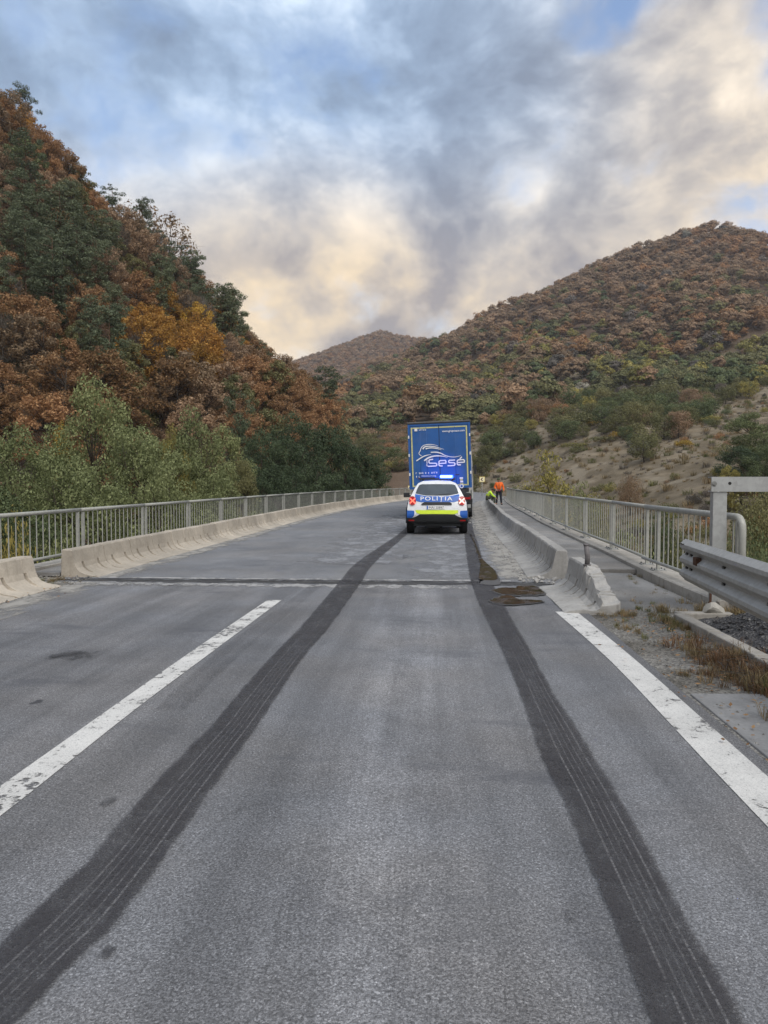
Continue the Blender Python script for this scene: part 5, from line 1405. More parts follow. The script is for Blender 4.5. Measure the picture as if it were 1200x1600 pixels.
def head_bits(body, head, face, up, hair_mat, hair_name):
    """nose, eyes, ears, hair on a head centred at head, looking along face"""
    hd = Vector(head); f = Vector(face).normalized(); r_ = f.cross(Vector(up)).normalized(); u = r_.cross(f)
    mb = MB(); mb.path([hd + f * 0.088 + u * 0.02, hd + f * 0.118 - u * 0.018, hd + f * 0.092 - u * 0.028], [0.010, 0.017, 0.010], 6); mb.build('nose', M['skin'], body)
    for s_ in (-1, 1):
        mb = MB(); c = hd + f * 0.088 + r_ * s_ * 0.034 + u * 0.022; mb.path([c - f * 0.01, c + f * 0.006], [0.013, 0.008], 8); mb.build('eye', M['hair'], body)
        mb = MB(); c = hd + r_ * s_ * 0.094; mb.path([c - u * 0.03, c + u * 0.005 + r_ * s_ * 0.01, c + u * 0.032], [0.010, 0.018, 0.012], 6); mb.build('ear', M['skin'], body)
    mb = MB(); c = hd + f * 0.086 - u * 0.052; mb.path([c - r_ * 0.026, c + r_ * 0.026], 0.007, 6); mb.build('mouth', M['rust'], body)
    mb = MB(); rg = []
    for i in range(6):
        t_ = i / 5; ph = -0.25 + t_ * 1.75; rr_ = 0.112 * math.cos(ph) + 0.003; zz = 0.118 * math.sin(ph)
        rg.append(mb.verts([hd + u * (zz + 0.028 + 0.03 * math.cos(2 * PI * k / 14) * (1 - t_)) - f * 0.014 + (f * math.cos(2 * PI * k / 14) * rr_ * 1.06 + r_ * math.sin(2 * PI * k / 14) * rr_ * 0.93) for k in range(14)]))
    for a, c in zip(rg[:-1], rg[1:]):
        for k in range(14): mb.face((a + k, a + (k + 1) % 14, c + (k + 1) % 14, c + k), True)
    mb.face([rg[-1] + k for k in range(14)]); mb.build(hair_name, hair_mat, body)
def garments(body, N, top_mat, leg_mat, top_name):
    """jacket and trousers follow the same skeleton with a little ease"""
    g = lambda i, r: (*N[i][:3], r)
    # node order: 0 pelvis 1 spine 2 chest 3 neck 4-6 head; then per side: shoulder elbow wrist palm 4x2 fingers 2 thumb, hip knee ankle toe
    side = 7; per = 18
    v = [g(0, 0.160), g(1, 0.158), g(2, 0.172), (*Vector(N[2][:3]).lerp(Vector(N[3][:3]), 0.72), 0.080)]; e = [(0, 1), (1, 2), (2, 3)]
    for k in (0, 1):
        o_ = side + per * k; n0 = len(v)
        wr = Vector(N[o_ + 1][:3]).lerp(Vector(N[o_ + 2][:3]), 0.93)
        v += [g(o_, 0.088), g(o_ + 1, 0.066), (*wr, 0.050)]; e += [(2, n0), (n0, n0 + 1), (n0 + 1, n0 + 2)]
    j = skin(top_name, v, e, top_mat, body, 0)
    v = [g(0, 0.148)]; e = []
    for k in (0, 1):
        o_ = side + per * k + 14; n0 = len(v)
        an = Vector(N[o_ + 1][:3]).lerp(Vector(N[o_ + 2][:3]), 1.0)
        v += [g(o_, 0.108), g(o_ + 1, 0.080), (*an, 0.064)]; e += [(0, n0), (n0, n0 + 1), (n0 + 1, n0 + 2)]
    skin('trousers', v, e, leg_mat, body, 0)
    for k in (0, 1):
        o_ = side + per * k + 16; an = Vector(N[o_][:3]); to = Vector(N[o_ + 1][:3]); d_ = (to - an); d_.z = 0; d_.normalize()
        skin('boot', [(*(an + Vector((0, 0, 0.12))), 0.060), (*(an + Vector((0, 0, 0.05))), 0.058), (*(an - d_ * 0.03 + Vector((0, 0, -0.035))), 0.052), (*(an + d_ * 0.10 + Vector((0, 0, -0.045))), 0.052), (*(an + d_ * 0.185 + Vector((0, 0, -0.052))), 0.040)], [(0, 1), (1, 2), (2, 3), (3, 4)], M['boot'], body, 0)
    return j
def person(label, N, E, loc, rz):
    o = skin('person', N, E, M['skin'], None, 0); o.location = loc; o.rotation_euler = (0, 0, rz)
    return tag(o, label, 'person')
# standing, facing the camera and looking down at the other
hd = (-0.03, -0.055, 1.635)
N, E = skeleton((0, 0.01, 0.96), (0, 0.0, 1.15), (0, -0.005, 1.33), (-0.005, -0.02, 1.50), hd,
    [(-0.19, 0, 1.42), (0.19, 0, 1.42)], [(-0.275, 0.03, 1.15), (0.285, 0.03, 1.16)], [(-0.20, -0.15, 1.03), (0.31, -0.05, 0.91)], [(0.3, -0.6, -0.5), (0.05, -0.25, -1)],
    [(-0.095, 0, 0.90), (0.095, 0, 0.90)], [(-0.13, -0.03, 0.50), (0.13, -0.01, 0.50)], [(-0.15, 0.02, 0.10), (0.17, 0.02, 0.10)], [(-0.18, -0.13, 0.05), (0.20, -0.13, 0.05)])
x, y, _ = W(2.62, 47.2)
pb = person('person in a bright orange work jacket and dark trousers standing on the right sidewalk', N, E, (x, y, 0.078), 0.0)
head_bits(pb, hd, (-0.25, -0.85, -0.45), (0, 0, 1), M['cap'], 'cap')
garments(pb, N, M['hi_orange'], M['navy'], 'jacket')
MB().path([(0, -0.172, 1.0), (0, -0.178, 1.2), (0, -0.172, 1.42)], 0.012, 6).build('zip', M['navy'], pb)
mb = MB(); mb.path([(0.165 * math.cos(a), 0.165 * math.sin(a), 0.865 + 0.06) for a in np.linspace(0, 2 * PI, 17)], 0.03, 6, cap=False); mb.build('belt', M['truck_red'], pb)
# crouching, bent forward over the barrier, seen from the side
hd2 = (-0.17, -0.03, 0.94)
N, E = skeleton((-0.52, 0.02, 0.50), (-0.48, 0.0, 0.66), (-0.38, -0.01, 0.82), (-0.25, -0.02, 0.90), hd2,
    [(-0.36, -0.19, 0.84), (-0.34, 0.19, 0.84)], [(-0.20, -0.22, 0.62), (-0.16, 0.20, 0.62)], [(0.0, -0.15, 0.50), (0.04, 0.13, 0.48)], [(0.5, 0.1, -0.7), (0.5, -0.1, -0.7)],
    [(-0.50, -0.095, 0.47), (-0.50, 0.095, 0.47)], [(-0.10, -0.16, 0.56), (-0.13, 0.17, 0.53)], [(-0.08, -0.14, 0.10), (-0.34, 0.15, 0.10)], [(0.08, -0.15, 0.05), (-0.18, 0.16, 0.05)])
x, y, _ = W(2.40, 47.0)
pb = person('person crouching in a lime yellow work vest and olive trousers beside the barrier', N, E, (x, y, 0.078), 0.0)
head_bits(pb, hd2, (0.75, -0.15, -0.6), (0.5, 0, 0.8), M['hair'], 'hair')
garments(pb, N, M['hi_yellow'], M['olive'], 'vest')
mb = MB(); c0 = Vector((-0.44, -0.005, 0.73)); ax = Vector((0.5, 0, 0.86)).normalized(); s1 = Vector((0, 1, 0)); s2 = ax.cross(s1)
mb.path([c0 + (s1 * math.cos(a) + s2 * math.sin(a)) * 0.172 for a in np.linspace(0, 2 * PI, 17)], 0.022, 6, cap=False); mb.build('reflective_band', M['reflect'], pb)

# ---------------------------------------------------------------- plants
def cards(c, nrm, size, rng, asp=0.55, wild=0.55):
    """leaf-sized diamonds at points c facing roughly nrm"""
    n = len(c); nrm = nrm + rng.normal(0, wild, (n, 3)); nrm /= np.linalg.norm(nrm, axis=1)[:, None] + 1e-9
    t = rng.normal(0, 1, (n, 3)); t -= (t * nrm).sum(1)[:, None] * nrm; t /= np.linalg.norm(t, axis=1)[:, None] + 1e-9
    b_ = np.cross(nrm, t); s = (size * (0.6 + 0.8 * rng.rand(n)))[:, None]
    V = np.stack([c - t * s * 0.5, c + b_ * s * asp * 0.5 + t * s * 0.05, c + t * s * 0.5, c - b_ * s * asp * 0.5 + t * s * 0.05], 1).reshape(-1, 3)
    return V, np.arange(4 * n).reshape(n, 4)
def crown_from_clumps(rng, cl, rad, n, leaf, asp=0.55, up=0.35, flat=0.8):
    k = rng.choice(len(cl), n, p=rad ** 2 / (rad ** 2).sum())
    d_ = rng.normal(0, 1, (n, 3)); d_ /= np.linalg.norm(d_, axis=1)[:, None]
    r_ = rad[k] * (0.45 + 0.6 * rng.rand(n) ** 0.6)
    c = cl[k] + d_ * r_[:, None] * (1, 1, flat)
    return cards(c, d_ * 0.8 + (0, 0, up), leaf, rng, asp)
def limbs_mesh(mb, rng, H_, targets, r0, n_main, zlo, zhi):
    lean = Vector((rng.normal(0, 0.04) * H_, rng.normal(0, 0.04) * H_, 0))
    top = Vector((lean.x, lean.y, H_ * 0.80)); P0 = [Vector((0, 0, -1.2)), Vector((0, 0, H_ * 0.05))] + [Vector((lean.x * t, lean.y * t, H_ * 0.8 * t)) + Vector((rng.normal(0, 0.012) * H_, rng.normal(0, 0.012) * H_, 0)) for t in (0.3, 0.6)] + [top]
    mb.path(P0, [r0 * 1.25, r0, r0 * 0.8, r0 * 0.5, r0 * 0.12], 7)
    for j in range(min(n_main, len(targets))):
        t = Vector(targets[j]); z = max(zlo * H_, min(zhi * H_, t.z - 0.55 * math.hypot(t.x, t.y))); k = z / (H_ * 0.8)
        s_ = Vector((lean.x * k, lean.y * k, z)); m_ = s_.lerp(t, 0.5) + Vector((rng.normal(0, 0.03) * H_, rng.normal(0, 0.03) * H_, -0.02 * H_)); rr_ = r0 * (0.42 - 0.22 * k)
        mb.path([s_, m_, t], [rr_, rr_ * 0.6, rr_ * 0.15], 5, cap=False)
        for q in range(2):
            e = m_.lerp(t, 0.3 + 0.3 * q) + Vector((rng.normal(0, 0.09) * H_, rng.normal(0, 0.09) * H_, rng.uniform(0.0, 0.09) * H_)); mb.path([m_.lerp(t, 0.2 + 0.3 * q), e], [rr_ * 0.35, rr_ * 0.08], 4, cap=False)
def deciduous(seed, H_, R_, n, leaf, ncl=26, zc=0.62, zr=0.36, clump=0.36, limbs=11, r0=None, bark='bark', open_=0.0):
    rng = np.random.RandomState(seed)
    d_ = rng.normal(0, 1, (ncl, 3)); d_ /= np.linalg.norm(d_, axis=1)[:, None]; rr_ = (0.35 + 0.65 * rng.rand(ncl) ** 0.5)
    cl = d_ * rr_[:, None] * (R_ * 0.86, R_ * 0.86, H_ * zr) + (0, 0, H_ * zc)
    cl[:, :2] *= (1.0 - 0.35 * np.clip((cl[:, 2:] / H_ - 0.7) / 0.3, 0, 1))
    rad = R_ * clump * (0.6 + 0.7 * rng.rand(ncl))
    V, Qd = crown_from_clumps(rng, cl, rad, n, leaf)
    mb = MB(); limbs_mesh(mb, rng, H_, cl[np.argsort(-rr_)], r0 or H_ * 0.018, limbs, 0.16, 0.62)
    return mb.mesh('trunk', M[bark]), (V, Qd)
def pine(seed, H_, R_, n, leaf, bark='bark_pine'):
    """irregular pine: flat pads of needles on spreading branches, rounded uneven top"""
    rng = np.random.RandomState(seed); mb = MB(); bx, by = rng.normal(0, 0.25, 2)
    mb.path([(0, 0, -1.2), (0, 0, 0.2), (bx, by, H_ * 0.5), (bx * 0.5, by * 0.5, H_ * 0.97)], [H_ * 0.014, H_ * 0.012, H_ * 0.008, 0.03], 6)
    cl, rad = [], []; npad = 46
    for i in range(npad):
        t = (i + rng.rand()) / npad; z = H_ * (0.26 + 0.72 * t); prof_ = math.sin(PI * min(1.0, 0.16 + 0.90 * (1 - t) ** 0.85)) ** 0.7 if t > 0.25 else 0.55 + 1.6 * t
        a = i * 2.4 + rng.normal(0, 0.5); L_ = R_ * max(0.08, prof_) * rng.uniform(0.25, 1.05); e = Vector((bx * (1 - t) + math.cos(a) * L_, by * (1 - t) + math.sin(a) * L_, z + rng.uniform(-0.1, 0.25)))
        mb.path([(bx * 0.7, by * 0.7, z - 0.18 * L_), e], [0.055, 0.015], 3, cap=False); cl.append(tuple(e)); rad.append(R_ * rng.uniform(0.22, 0.46) * (0.55 + 0.45 * prof_))
    cl = np.array(cl); rad = np.array(rad); V, Qd = crown_from_clumps(rng, cl, rad, n, leaf, 0.36, 0.7, 0.5)
    return mb.mesh('trunk', M[bark]), (V, Qd)
def bush(seed, H_, R_, n, leaf, ncl=14, bark='bark'):
    rng = np.random.RandomState(seed); a = rng.rand(ncl) * 6.3; r_ = R_ * 0.75 * rng.rand(ncl) ** 0.5
    cl = np.stack([np.cos(a) * r_, np.sin(a) * r_, H_ * (0.25 + 0.55 * rng.rand(ncl)) * (1 - 0.35 * (r_ / R_) ** 2)], 1); rad = np.full(ncl, 1.0) * R_ * (0.28 + 0.25 * rng.rand(ncl))
    V, Qd = crown_from_clumps(rng, cl, rad, n, leaf, flat=0.9)
    mb = MB()
    for k in range(6): mb.path([(rng.normal(0, .1), rng.normal(0, .1), -0.5), tuple(cl[k] * (0.5, 0.5, 0.6)), tuple(cl[k])], [0.05 * H_ / 3, 0.03 * H_ / 3, 0.008], 4, cap=False)
    return mb.mesh('trunk', M[bark]), (V, Qd)
def twig_tree(seed, H_, R_, n, leaf):
    """nearly bare tree: fine twigs as slim slivers"""
    rng = np.random.RandomState(seed); t, (V, Qd) = deciduous(seed, H_, R_, 10, leaf, ncl=22, limbs=18, bark='bark_grey')
    d_ = rng.normal(0, 1, (n, 3)); d_ /= np.linalg.norm(d_, axis=1)[:, None]; c = d_ * (0.5 + 0.5 * rng.rand(n, 1) ** 0.6) * (R_, R_, H_ * 0.38) + (0, 0, H_ * 0.62)
    tv = d_ + (0, 0, 0.7) + rng.normal(0, 0.35, (n, 3)); tv /= np.linalg.norm(tv, axis=1)[:, None]; b_ = np.cross(tv, rng.normal(0, 1, (n, 3))); b_ /= np.linalg.norm(b_, axis=1)[:, None]
    L_ = leaf * (3 + 3 * rng.rand(n, 1)); V = np.stack([c - tv * L_ / 2, c + b_ * leaf * 0.12, c + tv * L_ / 2, c - b_ * leaf * 0.12], 1).reshape(-1, 3)
    return t, (V, np.arange(4 * n).reshape(n, 4))
_cm = {}
def crown_mesh(shape, mat):
    key = (id(shape), mat)
    if key not in _cm: _cm[key] = (mesh_np('crown', shape[1][0], shape[1][1], mats=[LM[mat]]), shape)
    return _cm[key][0]
def plant(name, shape, mat, loc, sc, rz, label, cat, group=None, szx=1.0, tilt=0.0):
    t = thing(name, label, cat, loc, rz, group); t.scale = (sc * szx, sc * szx, sc); t.rotation_euler = (tilt, tilt * 0.5, rz)
    link('trunk', shape[0], t); link('crown', crown_mesh(shape, mat), t); return t

def ground(x, y): return float(HM(x, y)[0])
def visible(x, y, z, k=30):
    t = np.linspace(0.04, 0.965, k)[None]; z = z[:, None]
    hx = HM((x[:, None] * t).ravel(), (y[:, None] * t).ravel()).reshape(len(x), k)
    return ((CAM_H + (z - CAM_H) * t) > hx - 1.0).all(1)
def in_poly(px, py, poly):
    r = np.zeros(px.shape, bool); n = len(poly)
    for i in range(n):
        x1, y1 = poly[i]; x2, y2 = poly[(i + 1) % n]
        c = ((y1 > py) != (y2 > py)) & (px < (x2 - x1) * (py - y1) / (y2 - y1 + 1e-12) + x1); r ^= c
    return r
rg = np.random.RandomState(42)
def field(x0, x1, y0, y1, st):
    XX, YY = np.meshgrid(np.arange(x0, x1, st), np.arange(y0, y1, st)); x = XX.ravel() + rg.uniform(-.45, .45, XX.size) * st; y = YY.ravel() + rg.uniform(-.45, .45, XX.size) * st
    return x, y

# shapes shared by many plants
near_broad = [deciduous(100 + k, 10, 4.0, 26000, 0.145, ncl=90, zc=0.55, zr=0.43, clump=0.17, limbs=44) for k in range(3)]
near_bush = [bush(120 + k, 4, 2.2, 9000, 0.12, 40) for k in range(2)]
near_sapling = deciduous(131, 6, 1.9, 3400, 0.13, ncl=40, zc=0.58, zr=0.40, clump=0.22, limbs=34, r0=0.06)
hill_broad = [deciduous(140 + k, 11, 4.3, 4600, 0.31, ncl=60, clump=0.165, limbs=36) for k in range(5)]
hill_pine = [pine(150 + k, 16, 2.7, 5200, 0.36) for k in range(4)]
hill_bush = [bush(160 + k, 3.2, 2.1, 1100, 0.28, 18) for k in range(3)]
round_tree = [deciduous(180 + k, 7, 3.5, 4200, 0.27, ncl=60, zc=0.47, zr=0.42, clump=0.22, limbs=20) for k in range(3)]
thin_broad = deciduous(171, 11, 4.2, 1500, 0.30, ncl=44, clump=0.17, limbs=40)
hill_twig = [twig_tree(165 + k, 10, 3.6, 1800, 0.26) for k in range(2)]

# ---- riverside trees left of the bridge, rooted on the valley floor
def riverside(name, px, py, Y, wpx, shapes, mat, label, group, H0):
    x, _, z = P(px, py, Y); g = ground(x, Y); sc = (z - g) / H0
    sh = shapes[rg.randint(len(shapes))]; R_ = np.abs(sh[1][0][:, :2]).max(); szx = (wpx * Y / F_PX / 2) / (R_ * sc)
    return plant(name, sh, mat, (x, Y, g), sc, rg.rand() * 6.3, label, 'tree' if 'tree' in name else 'bush', group, szx)
GW = 'grey green riverside trees behind the left railing'
for (px, py, Y, wpx, mat, lw) in ((150, 592, 38, 210, 'willow', 'tallest grey green riverside tree, with a dark forked limb, behind the left railing'), (40, 668, 30, 220, 'willow', 'broad grey green riverside tree near the left picture edge'), (225, 645, 34, 190, 'willow', 'grey green riverside tree just right of the tallest one'),
        (300, 640, 40, 170, 'willow', 'grey green riverside tree with a thin dark trunk, before the olive one'), (-60, 650, 36, 240, 'willow', 'grey green riverside tree cut off by the left picture edge'), (120, 690, 25, 220, 'willow', 'low near grey green tree in front of the tallest riverside tree'), (345, 668, 43, 140, 'willow', 'last grey green riverside tree before the dark green ones'),
        (255, 725, 27, 190, 'willow', 'low grey green tree just above the left railing, with wide branches'), (340, 730, 34, 150, 'willow', 'low grey green tree above the railing beside the dark green trees'), (0, 735, 19, 240, 'green', 'near mid green tree low at the left picture edge above the railing')):
    riverside('riverside_tree', px, py, Y, wpx, near_broad, mat, lw, GW, 10)
riverside('riverside_tree', 268, 668, 37, 90, near_broad, 'willow_yellow', 'yellowing riverside tree between the grey green trees behind the left railing', None, 10)
riverside('riverside_tree', 372, 705, 41, 80, near_broad, 'olive', 'dull olive riverside tree beside the dark green trees behind the left railing', None, 10)
riverside('riverside_bush', 12, 770, 17, 120, near_bush, 'willow_yellow', 'yellow leaved bush at the left picture edge behind the railing', None, 4)
riverside('riverside_bush', 90, 800, 17.5, 150, near_bush, 'willow', 'low grey green bush seen through the left railing', None, 4)
riverside('riverside_tree', 95, 662, 48, 50, near_broad, 'gold', 'small golden tree just above the riverside trees on the left', None, 10)
GA = 'dark green trees beside the left end of the bridge'
for (px, py, Y, wpx, la) in ((412, 672, 56, 130, 'dark green tree at the left end of the dark group by the bridge'), (455, 648, 60, 150, 'tallest dark green tree of the dark group by the bridge'), (505, 652, 66, 140, 'dark green tree just right of the tallest in the dark group'), (545, 683, 64, 120, 'dark green tree on the right shoulder of the dark group'), (577, 700, 66, 85, 'narrow dark green tree nearest the trailer'),
        (440, 715, 50, 130, 'low dark green tree in front of the tallest dark one'), (500, 715, 56, 130, 'low dark green tree in the middle of the dark group, above the railing'), (398, 732, 46, 110, 'low dark green tree beside the grey green trees, above the railing'), (560, 735, 60, 90, 'low dark green tree above the far end of the left railing')):
    riverside('riverside_tree', px, py, Y, wpx, near_broad, 'alder', la, GA, 10)
riverside('riverside_tree', 375, 622, 74, 60, hill_pine, 'pine', 'blue green conifer standing behind the riverside trees on the left', None, 15)
riverside('riverside_bush', 603, 745, 62, 40, near_bush, 'alder', 'dark bush at the far left end of the bridge', None, 4)

# ---- left hillside: pines, russet and golden trees
x, y = field(-235, 4, 74, 300, 4.7); z = HM(x, y)
px, py, dz = project(np.stack([x, y, z + 6], 1)); rd, _ = road_dist(x, y)
ok = (px > -90) & (px < 640) & (z > -3.5) & (rd > 12) & (z > -5 + 0.0 * x) & (py > -100)
ok &= (x < 0) & ((ridge_height(x, y, LEFT_CREST, lambda q: 12 + q * 0.97, 1.12) > 2.5) | (px < 430)) & (px < 540 - rg.rand(len(px)) * 50); x, y, z, px, py, dz = [q[ok] for q in (x, y, z, px, py, dz)]
v = visible(x, y, z + 9); x, y, z, px, py, dz = [q[v] for q in (x, y, z, px, py, dz)]
pn = fbm(x, y, 26, 3) * 1.6
def bl(cx, cy, rx, ry): return np.exp(-((px - cx) / rx) ** 2 - ((py - cy) / ry) ** 2)
p_pine = 0.06 + 0.74 * np.clip(bl(70, 440, 120, 85) + bl(140, 560, 50, 50) * 0.8 + bl(280, 470, 50, 60) * 0.7 + bl(60, 360, 90, 40) * 0.5, 0, 1)
p_gold = np.clip(bl(215, 520, 40, 70) + bl(320, 560, 55, 55) * 0.9 + bl(110, 600, 20, 25) * 0.5, 0, 1)
r1 = rg.rand(len(x)) + pn * 0.25; r2 = rg.rand(len(x))
kind = np.where(r1 < p_pine, 'pine', np.where(r2 < p_gold * 0.7, 'orange', np.where(r2 < p_gold * 0.92, 'gold', '')))
r3 = rg.rand(len(x)); top_zone = py < 260
for i in range(len(x)):
    if kind[i] == '':
        q = r3[i]
        kind[i] = 'russet' if q < 0.42 else 'brown' if q < 0.72 else 'olive' if q < 0.83 else 'orange' if q < 0.89 else 'green' if q < 0.94 else 'grey'
        if py[i] > 560 and q > 0.8: kind[i] = 'russet'
order = np.argsort(dz)
info = {'pine': ('pine_tree', 'dark green pine on %s', 'pine trees on %s'),
        'russet': ('autumn_tree', 'russet leaved tree on %s', 'russet trees on %s'),
        'brown': ('autumn_tree', 'dull brown leaved tree on %s', 'brown trees on %s'),
        'olive': ('autumn_tree', 'olive leaved tree on %s', 'olive trees on %s'),
        'orange': ('autumn_tree', 'orange leaved tree on %s', 'orange trees on %s'),
        'gold': ('autumn_tree', 'golden yellow tree on %s', 'golden trees on %s'),
        'green': ('autumn_tree', 'mid green leafy tree on %s', 'green trees on %s'),
        'grey': ('bare_tree', 'almost bare grey tree on %s', 'bare trees on %s')}
def zone(a, c):
    h_ = 'upper' if c < 330 else 'middle' if c < 500 else 'lower'
    return 'the %s left hillside %s' % (h_, 'at the picture edge' if a < 110 else 'right of the pines' if a < 260 else 'near the skyline')
rest = []
for j, i in enumerate(order):
    kd = str(kind[i]); sc = (0.66 + 0.5 * rg.rand()) * (0.95 if kd == 'pine' else 0.95); rz = rg.rand() * 6.3
    if j < 290:
        sh = hill_pine[rg.randint(4)] if kd == 'pine' else hill_twig[rg.randint(2)] if kd == 'grey' else hill_broad[rg.randint(5)]
        nm, lb, gp = info[kd]; zn = zone(px[i], py[i]); lb = lb % zn; gp = gp % zn
        plant(nm, sh, kd, (x[i], y[i], z[i] - 0.3), sc, rz, lb, 'tree', gp, 0.9 + 0.25 * rg.rand(), rg.normal(0, 0.03))
    else: rest.append((x[i], y[i], z[i] - 0.3, sc, rz, kd))
print('left hillside', len(x), 'rest', len(rest))
# the trees that stand out on the skyline
def skyline(px_, top, base, Y, shape, mat, H0, name, label, szx=1.0):
    a = P(px_, base, Y); g = ground(a[0], Y); sc = (P(px_, top, Y)[2] - g) / H0
    plant(name, shape, mat, (a[0], Y, g - 0.3), max(sc, 0.3), rg.rand() * 6, label, 'tree', None, szx)
skyline(222, 312, 400, 172, thin_broad, 'brown', 11, 'autumn_tree', 'brown tree with an open crown high on the left skyline', 0.95)
skyline(20, 165, 250, 150, thin_broad, 'brown', 11, 'autumn_tree', 'thin brown tree on the skyline at the top left picture edge', 0.8)
skyline(100, 232, 300, 160, thin_broad, 'grey', 11, 'bare_tree', 'thin grey tree on the left skyline above the pines', 0.9)
skyline(262, 332, 405, 178, thin_broad, 'brown', 11, 'autumn_tree', 'thin half bare tree right of the open brown one on the left skyline', 0.9)
skyline(345, 455, 500, 198, hill_pine[1], 'olive', 15, 'pine_tree', 'tall olive pine standing out in the middle of the left skyline', 0.8)
skyline(385, 515, 565, 204, hill_pine[2], 'olive', 15, 'pine_tree', 'small bushy olive pine lowest on the left skyline', 0.85)

# ---- scattering of masses nobody could count
def stuff_scatter(name, label, pts, protos):
    """ONE object: points that carry a plant each (geometry nodes); pts = (x, y, z, scale, turn, which)"""
    a = np.array(pts, float)
    me = bpy.data.meshes.new(name); me.vertices.add(len(a)); me.vertices.foreach_set('co', a[:, :3].astype(np.float32).ravel())
    for nm, col, ty in (('size', 3, 'FLOAT'), ('turn', 4, 'FLOAT')):
        at = me.attributes.new(nm, ty, 'POINT'); at.data.foreach_set('value', a[:, col].astype(np.float32))
    at = me.attributes.new('which', 'INT', 'POINT'); at.data.foreach_set('value', a[:, 5].astype(np.int32))
    col = bpy.data.collections.new(name + ' sources')
    for k, pm in enumerate(protos):
        o = bpy.data.objects.new('%s_source_%03d' % (name, k), pm); col.objects.link(o)
    ng = bpy.data.node_groups.new(name, 'GeometryNodeTree')
    ng.interface.new_socket('Geometry', in_out='INPUT', socket_type='NodeSocketGeometry'); ng.interface.new_socket('Geometry', in_out='OUTPUT', socket_type='NodeSocketGeometry')
    n = ng.nodes; l = ng.links; gi = n.new('NodeGroupInput'); go = n.new('NodeGroupOutput')
    ci = n.new('GeometryNodeCollectionInfo'); ci.inputs['Collection'].default_value = col; ci.inputs['Separate Children'].default_value = True; ci.inputs['Reset Children'].default_value = True
    ip = n.new('GeometryNodeInstanceOnPoints'); ip.inputs['Pick Instance'].default_value = True
    def attr(nm, ty): q = n.new('GeometryNodeInputNamedAttribute'); q.data_type = ty; q.inputs['Name'].default_value = nm; return q.outputs[0]
    cx = n.new('ShaderNodeCombineXYZ'); l.new(attr('turn', 'FLOAT'), cx.inputs[2])
    l.new(gi.outputs[0], ip.inputs['Points']); l.new(ci.outputs[0], ip.inputs['Instance']); l.new(attr('which', 'INT'), ip.inputs['Instance Index'])
    l.new(cx.outputs[0], ip.inputs['Rotation']); l.new(attr('size', 'FLOAT'), ip.inputs['Scale']); l.new(ip.outputs[0], go.inputs[0])
    o = link(name, me); md_ = o.modifiers.new('scatter', 'NODES'); md_.node_group = ng
    return tag(o, label, None, kind='stuff')
mats_l = ['pine', 'russet', 'brown', 'olive', 'orange', 'gold', 'green', 'grey']
if rest:
    protos = [crown_mesh(hill_pine[0], 'pine')] + [crown_mesh(hill_broad[k % 4], m_) for k, m_ in enumerate(mats_l[1:-1])] + [crown_mesh(hill_twig[0], 'grey')]
    stuff_scatter('hillside_forest', 'autumn forest on the upper left hillside', [(a, b_, c, s_, t, mats_l.index(k)) for a, b_, c, s_, t, k in rest], protos)
# brown undergrowth below the trees of the left hillside
x, y = field(-225, 2, 70, 290, 2.6); z = HM(x, y); px, py, dz = project(np.stack([x, y, z + 1], 1)); rd, _ = road_dist(x, y)
ok = (px > -80) & (px < 640) & (rd > 11) & (x < 0) & (z > -4.5); x, y, z = x[ok], y[ok], z[ok]; v = visible(x, y, z + 3); x, y, z = x[v], y[v], z[v]
ub_m = ['brown', 'russet', 'grey', 'olive', 'brown', 'green']
stuff_scatter('undergrowth', 'brown undergrowth between the trees on the left hillside', np.stack([x, y, z - 0.2, 0.5 + 0.6 * rg.rand(len(x)), rg.rand(len(x)) * 6.3, rg.randint(0, 6, len(x))], 1), [crown_mesh(hill_bush[k % 3], m_) for k, m_ in enumerate(ub_m)])

# ---- right hillside
BARE = [(745, 765), (780, 700), (850, 668), (900, 655), (960, 662), (1000, 690), (1050, 655), (1150, 610), (1215, 575), (1260, 590), (1215, 660), (1150, 690), (1120, 770), (1000, 815), (860, 790)]
BARE2 = [(580, 665), (690, 640), (700, 665), (760, 655), (770, 690), (700, 700), (600, 690)]
far_crown = []
for k in range(6):
    rr0 = np.random.RandomState(200 + k); ncl = 17; d_ = rr0.normal(0, 1, (ncl, 3)); d_ /= np.linalg.norm(d_, axis=1)[:, None]
    cl = (d_ * (1, 1, 0.6) + (0, 0, 0.4)) * (3.3, 3.3, 3.6) * (0.6 + 0.4 * rr0.rand(ncl, 1)) + (0, 0, 5.2); 
    kk = rr0.randint(0, ncl, 950); dd = rr0.normal(0, 1, (950, 3)); dd /= np.linalg.norm(dd, axis=1)[:, None]; dd[:, 2] = np.abs(dd[:, 2]) * 0.9 - 0.15
    cc = cl[kk] + dd * (1.45 * (0.75 + 0.35 * rr0.rand(950)))[:, None]; far_crown.append((None, cards(cc, dd * 0.75 + (cc - (0, 0, 4.6)) * 0.22, 0.68, rr0, 0.75, 0.36)))
x1, y1 = field(-330, 620, 120, 480, 6.2); x2, y2 = field(-420, 760, 480, 1130, 7.3); x, y = np.concatenate([x1, x2]), np.concatenate([y1, y2])
z = HM(x, y); px, py, dz = project(np.stack([x, y, z + 5], 1)); rd, _ = road_dist(x, y)
hl_ = ridge_height(x, y, LEFT_CREST, lambda q: 12 + q * 0.97, 1.12)
ok = (px > -60) & (px < 1300) & (hl_ < 1) & (rd > 9) & (z > -4) & (x > -0.42 * y); x, y, z, px, py, dz = [q[ok] for q in (x, y, z, px, py, dz)]
v = visible(x, y, z + 10, 24); x, y, z, px, py, dz = [q[v] for q in (x, y, z, px, py, dz)]
bare = in_poly(px, py, BARE) | in_poly(px, py, BARE2)
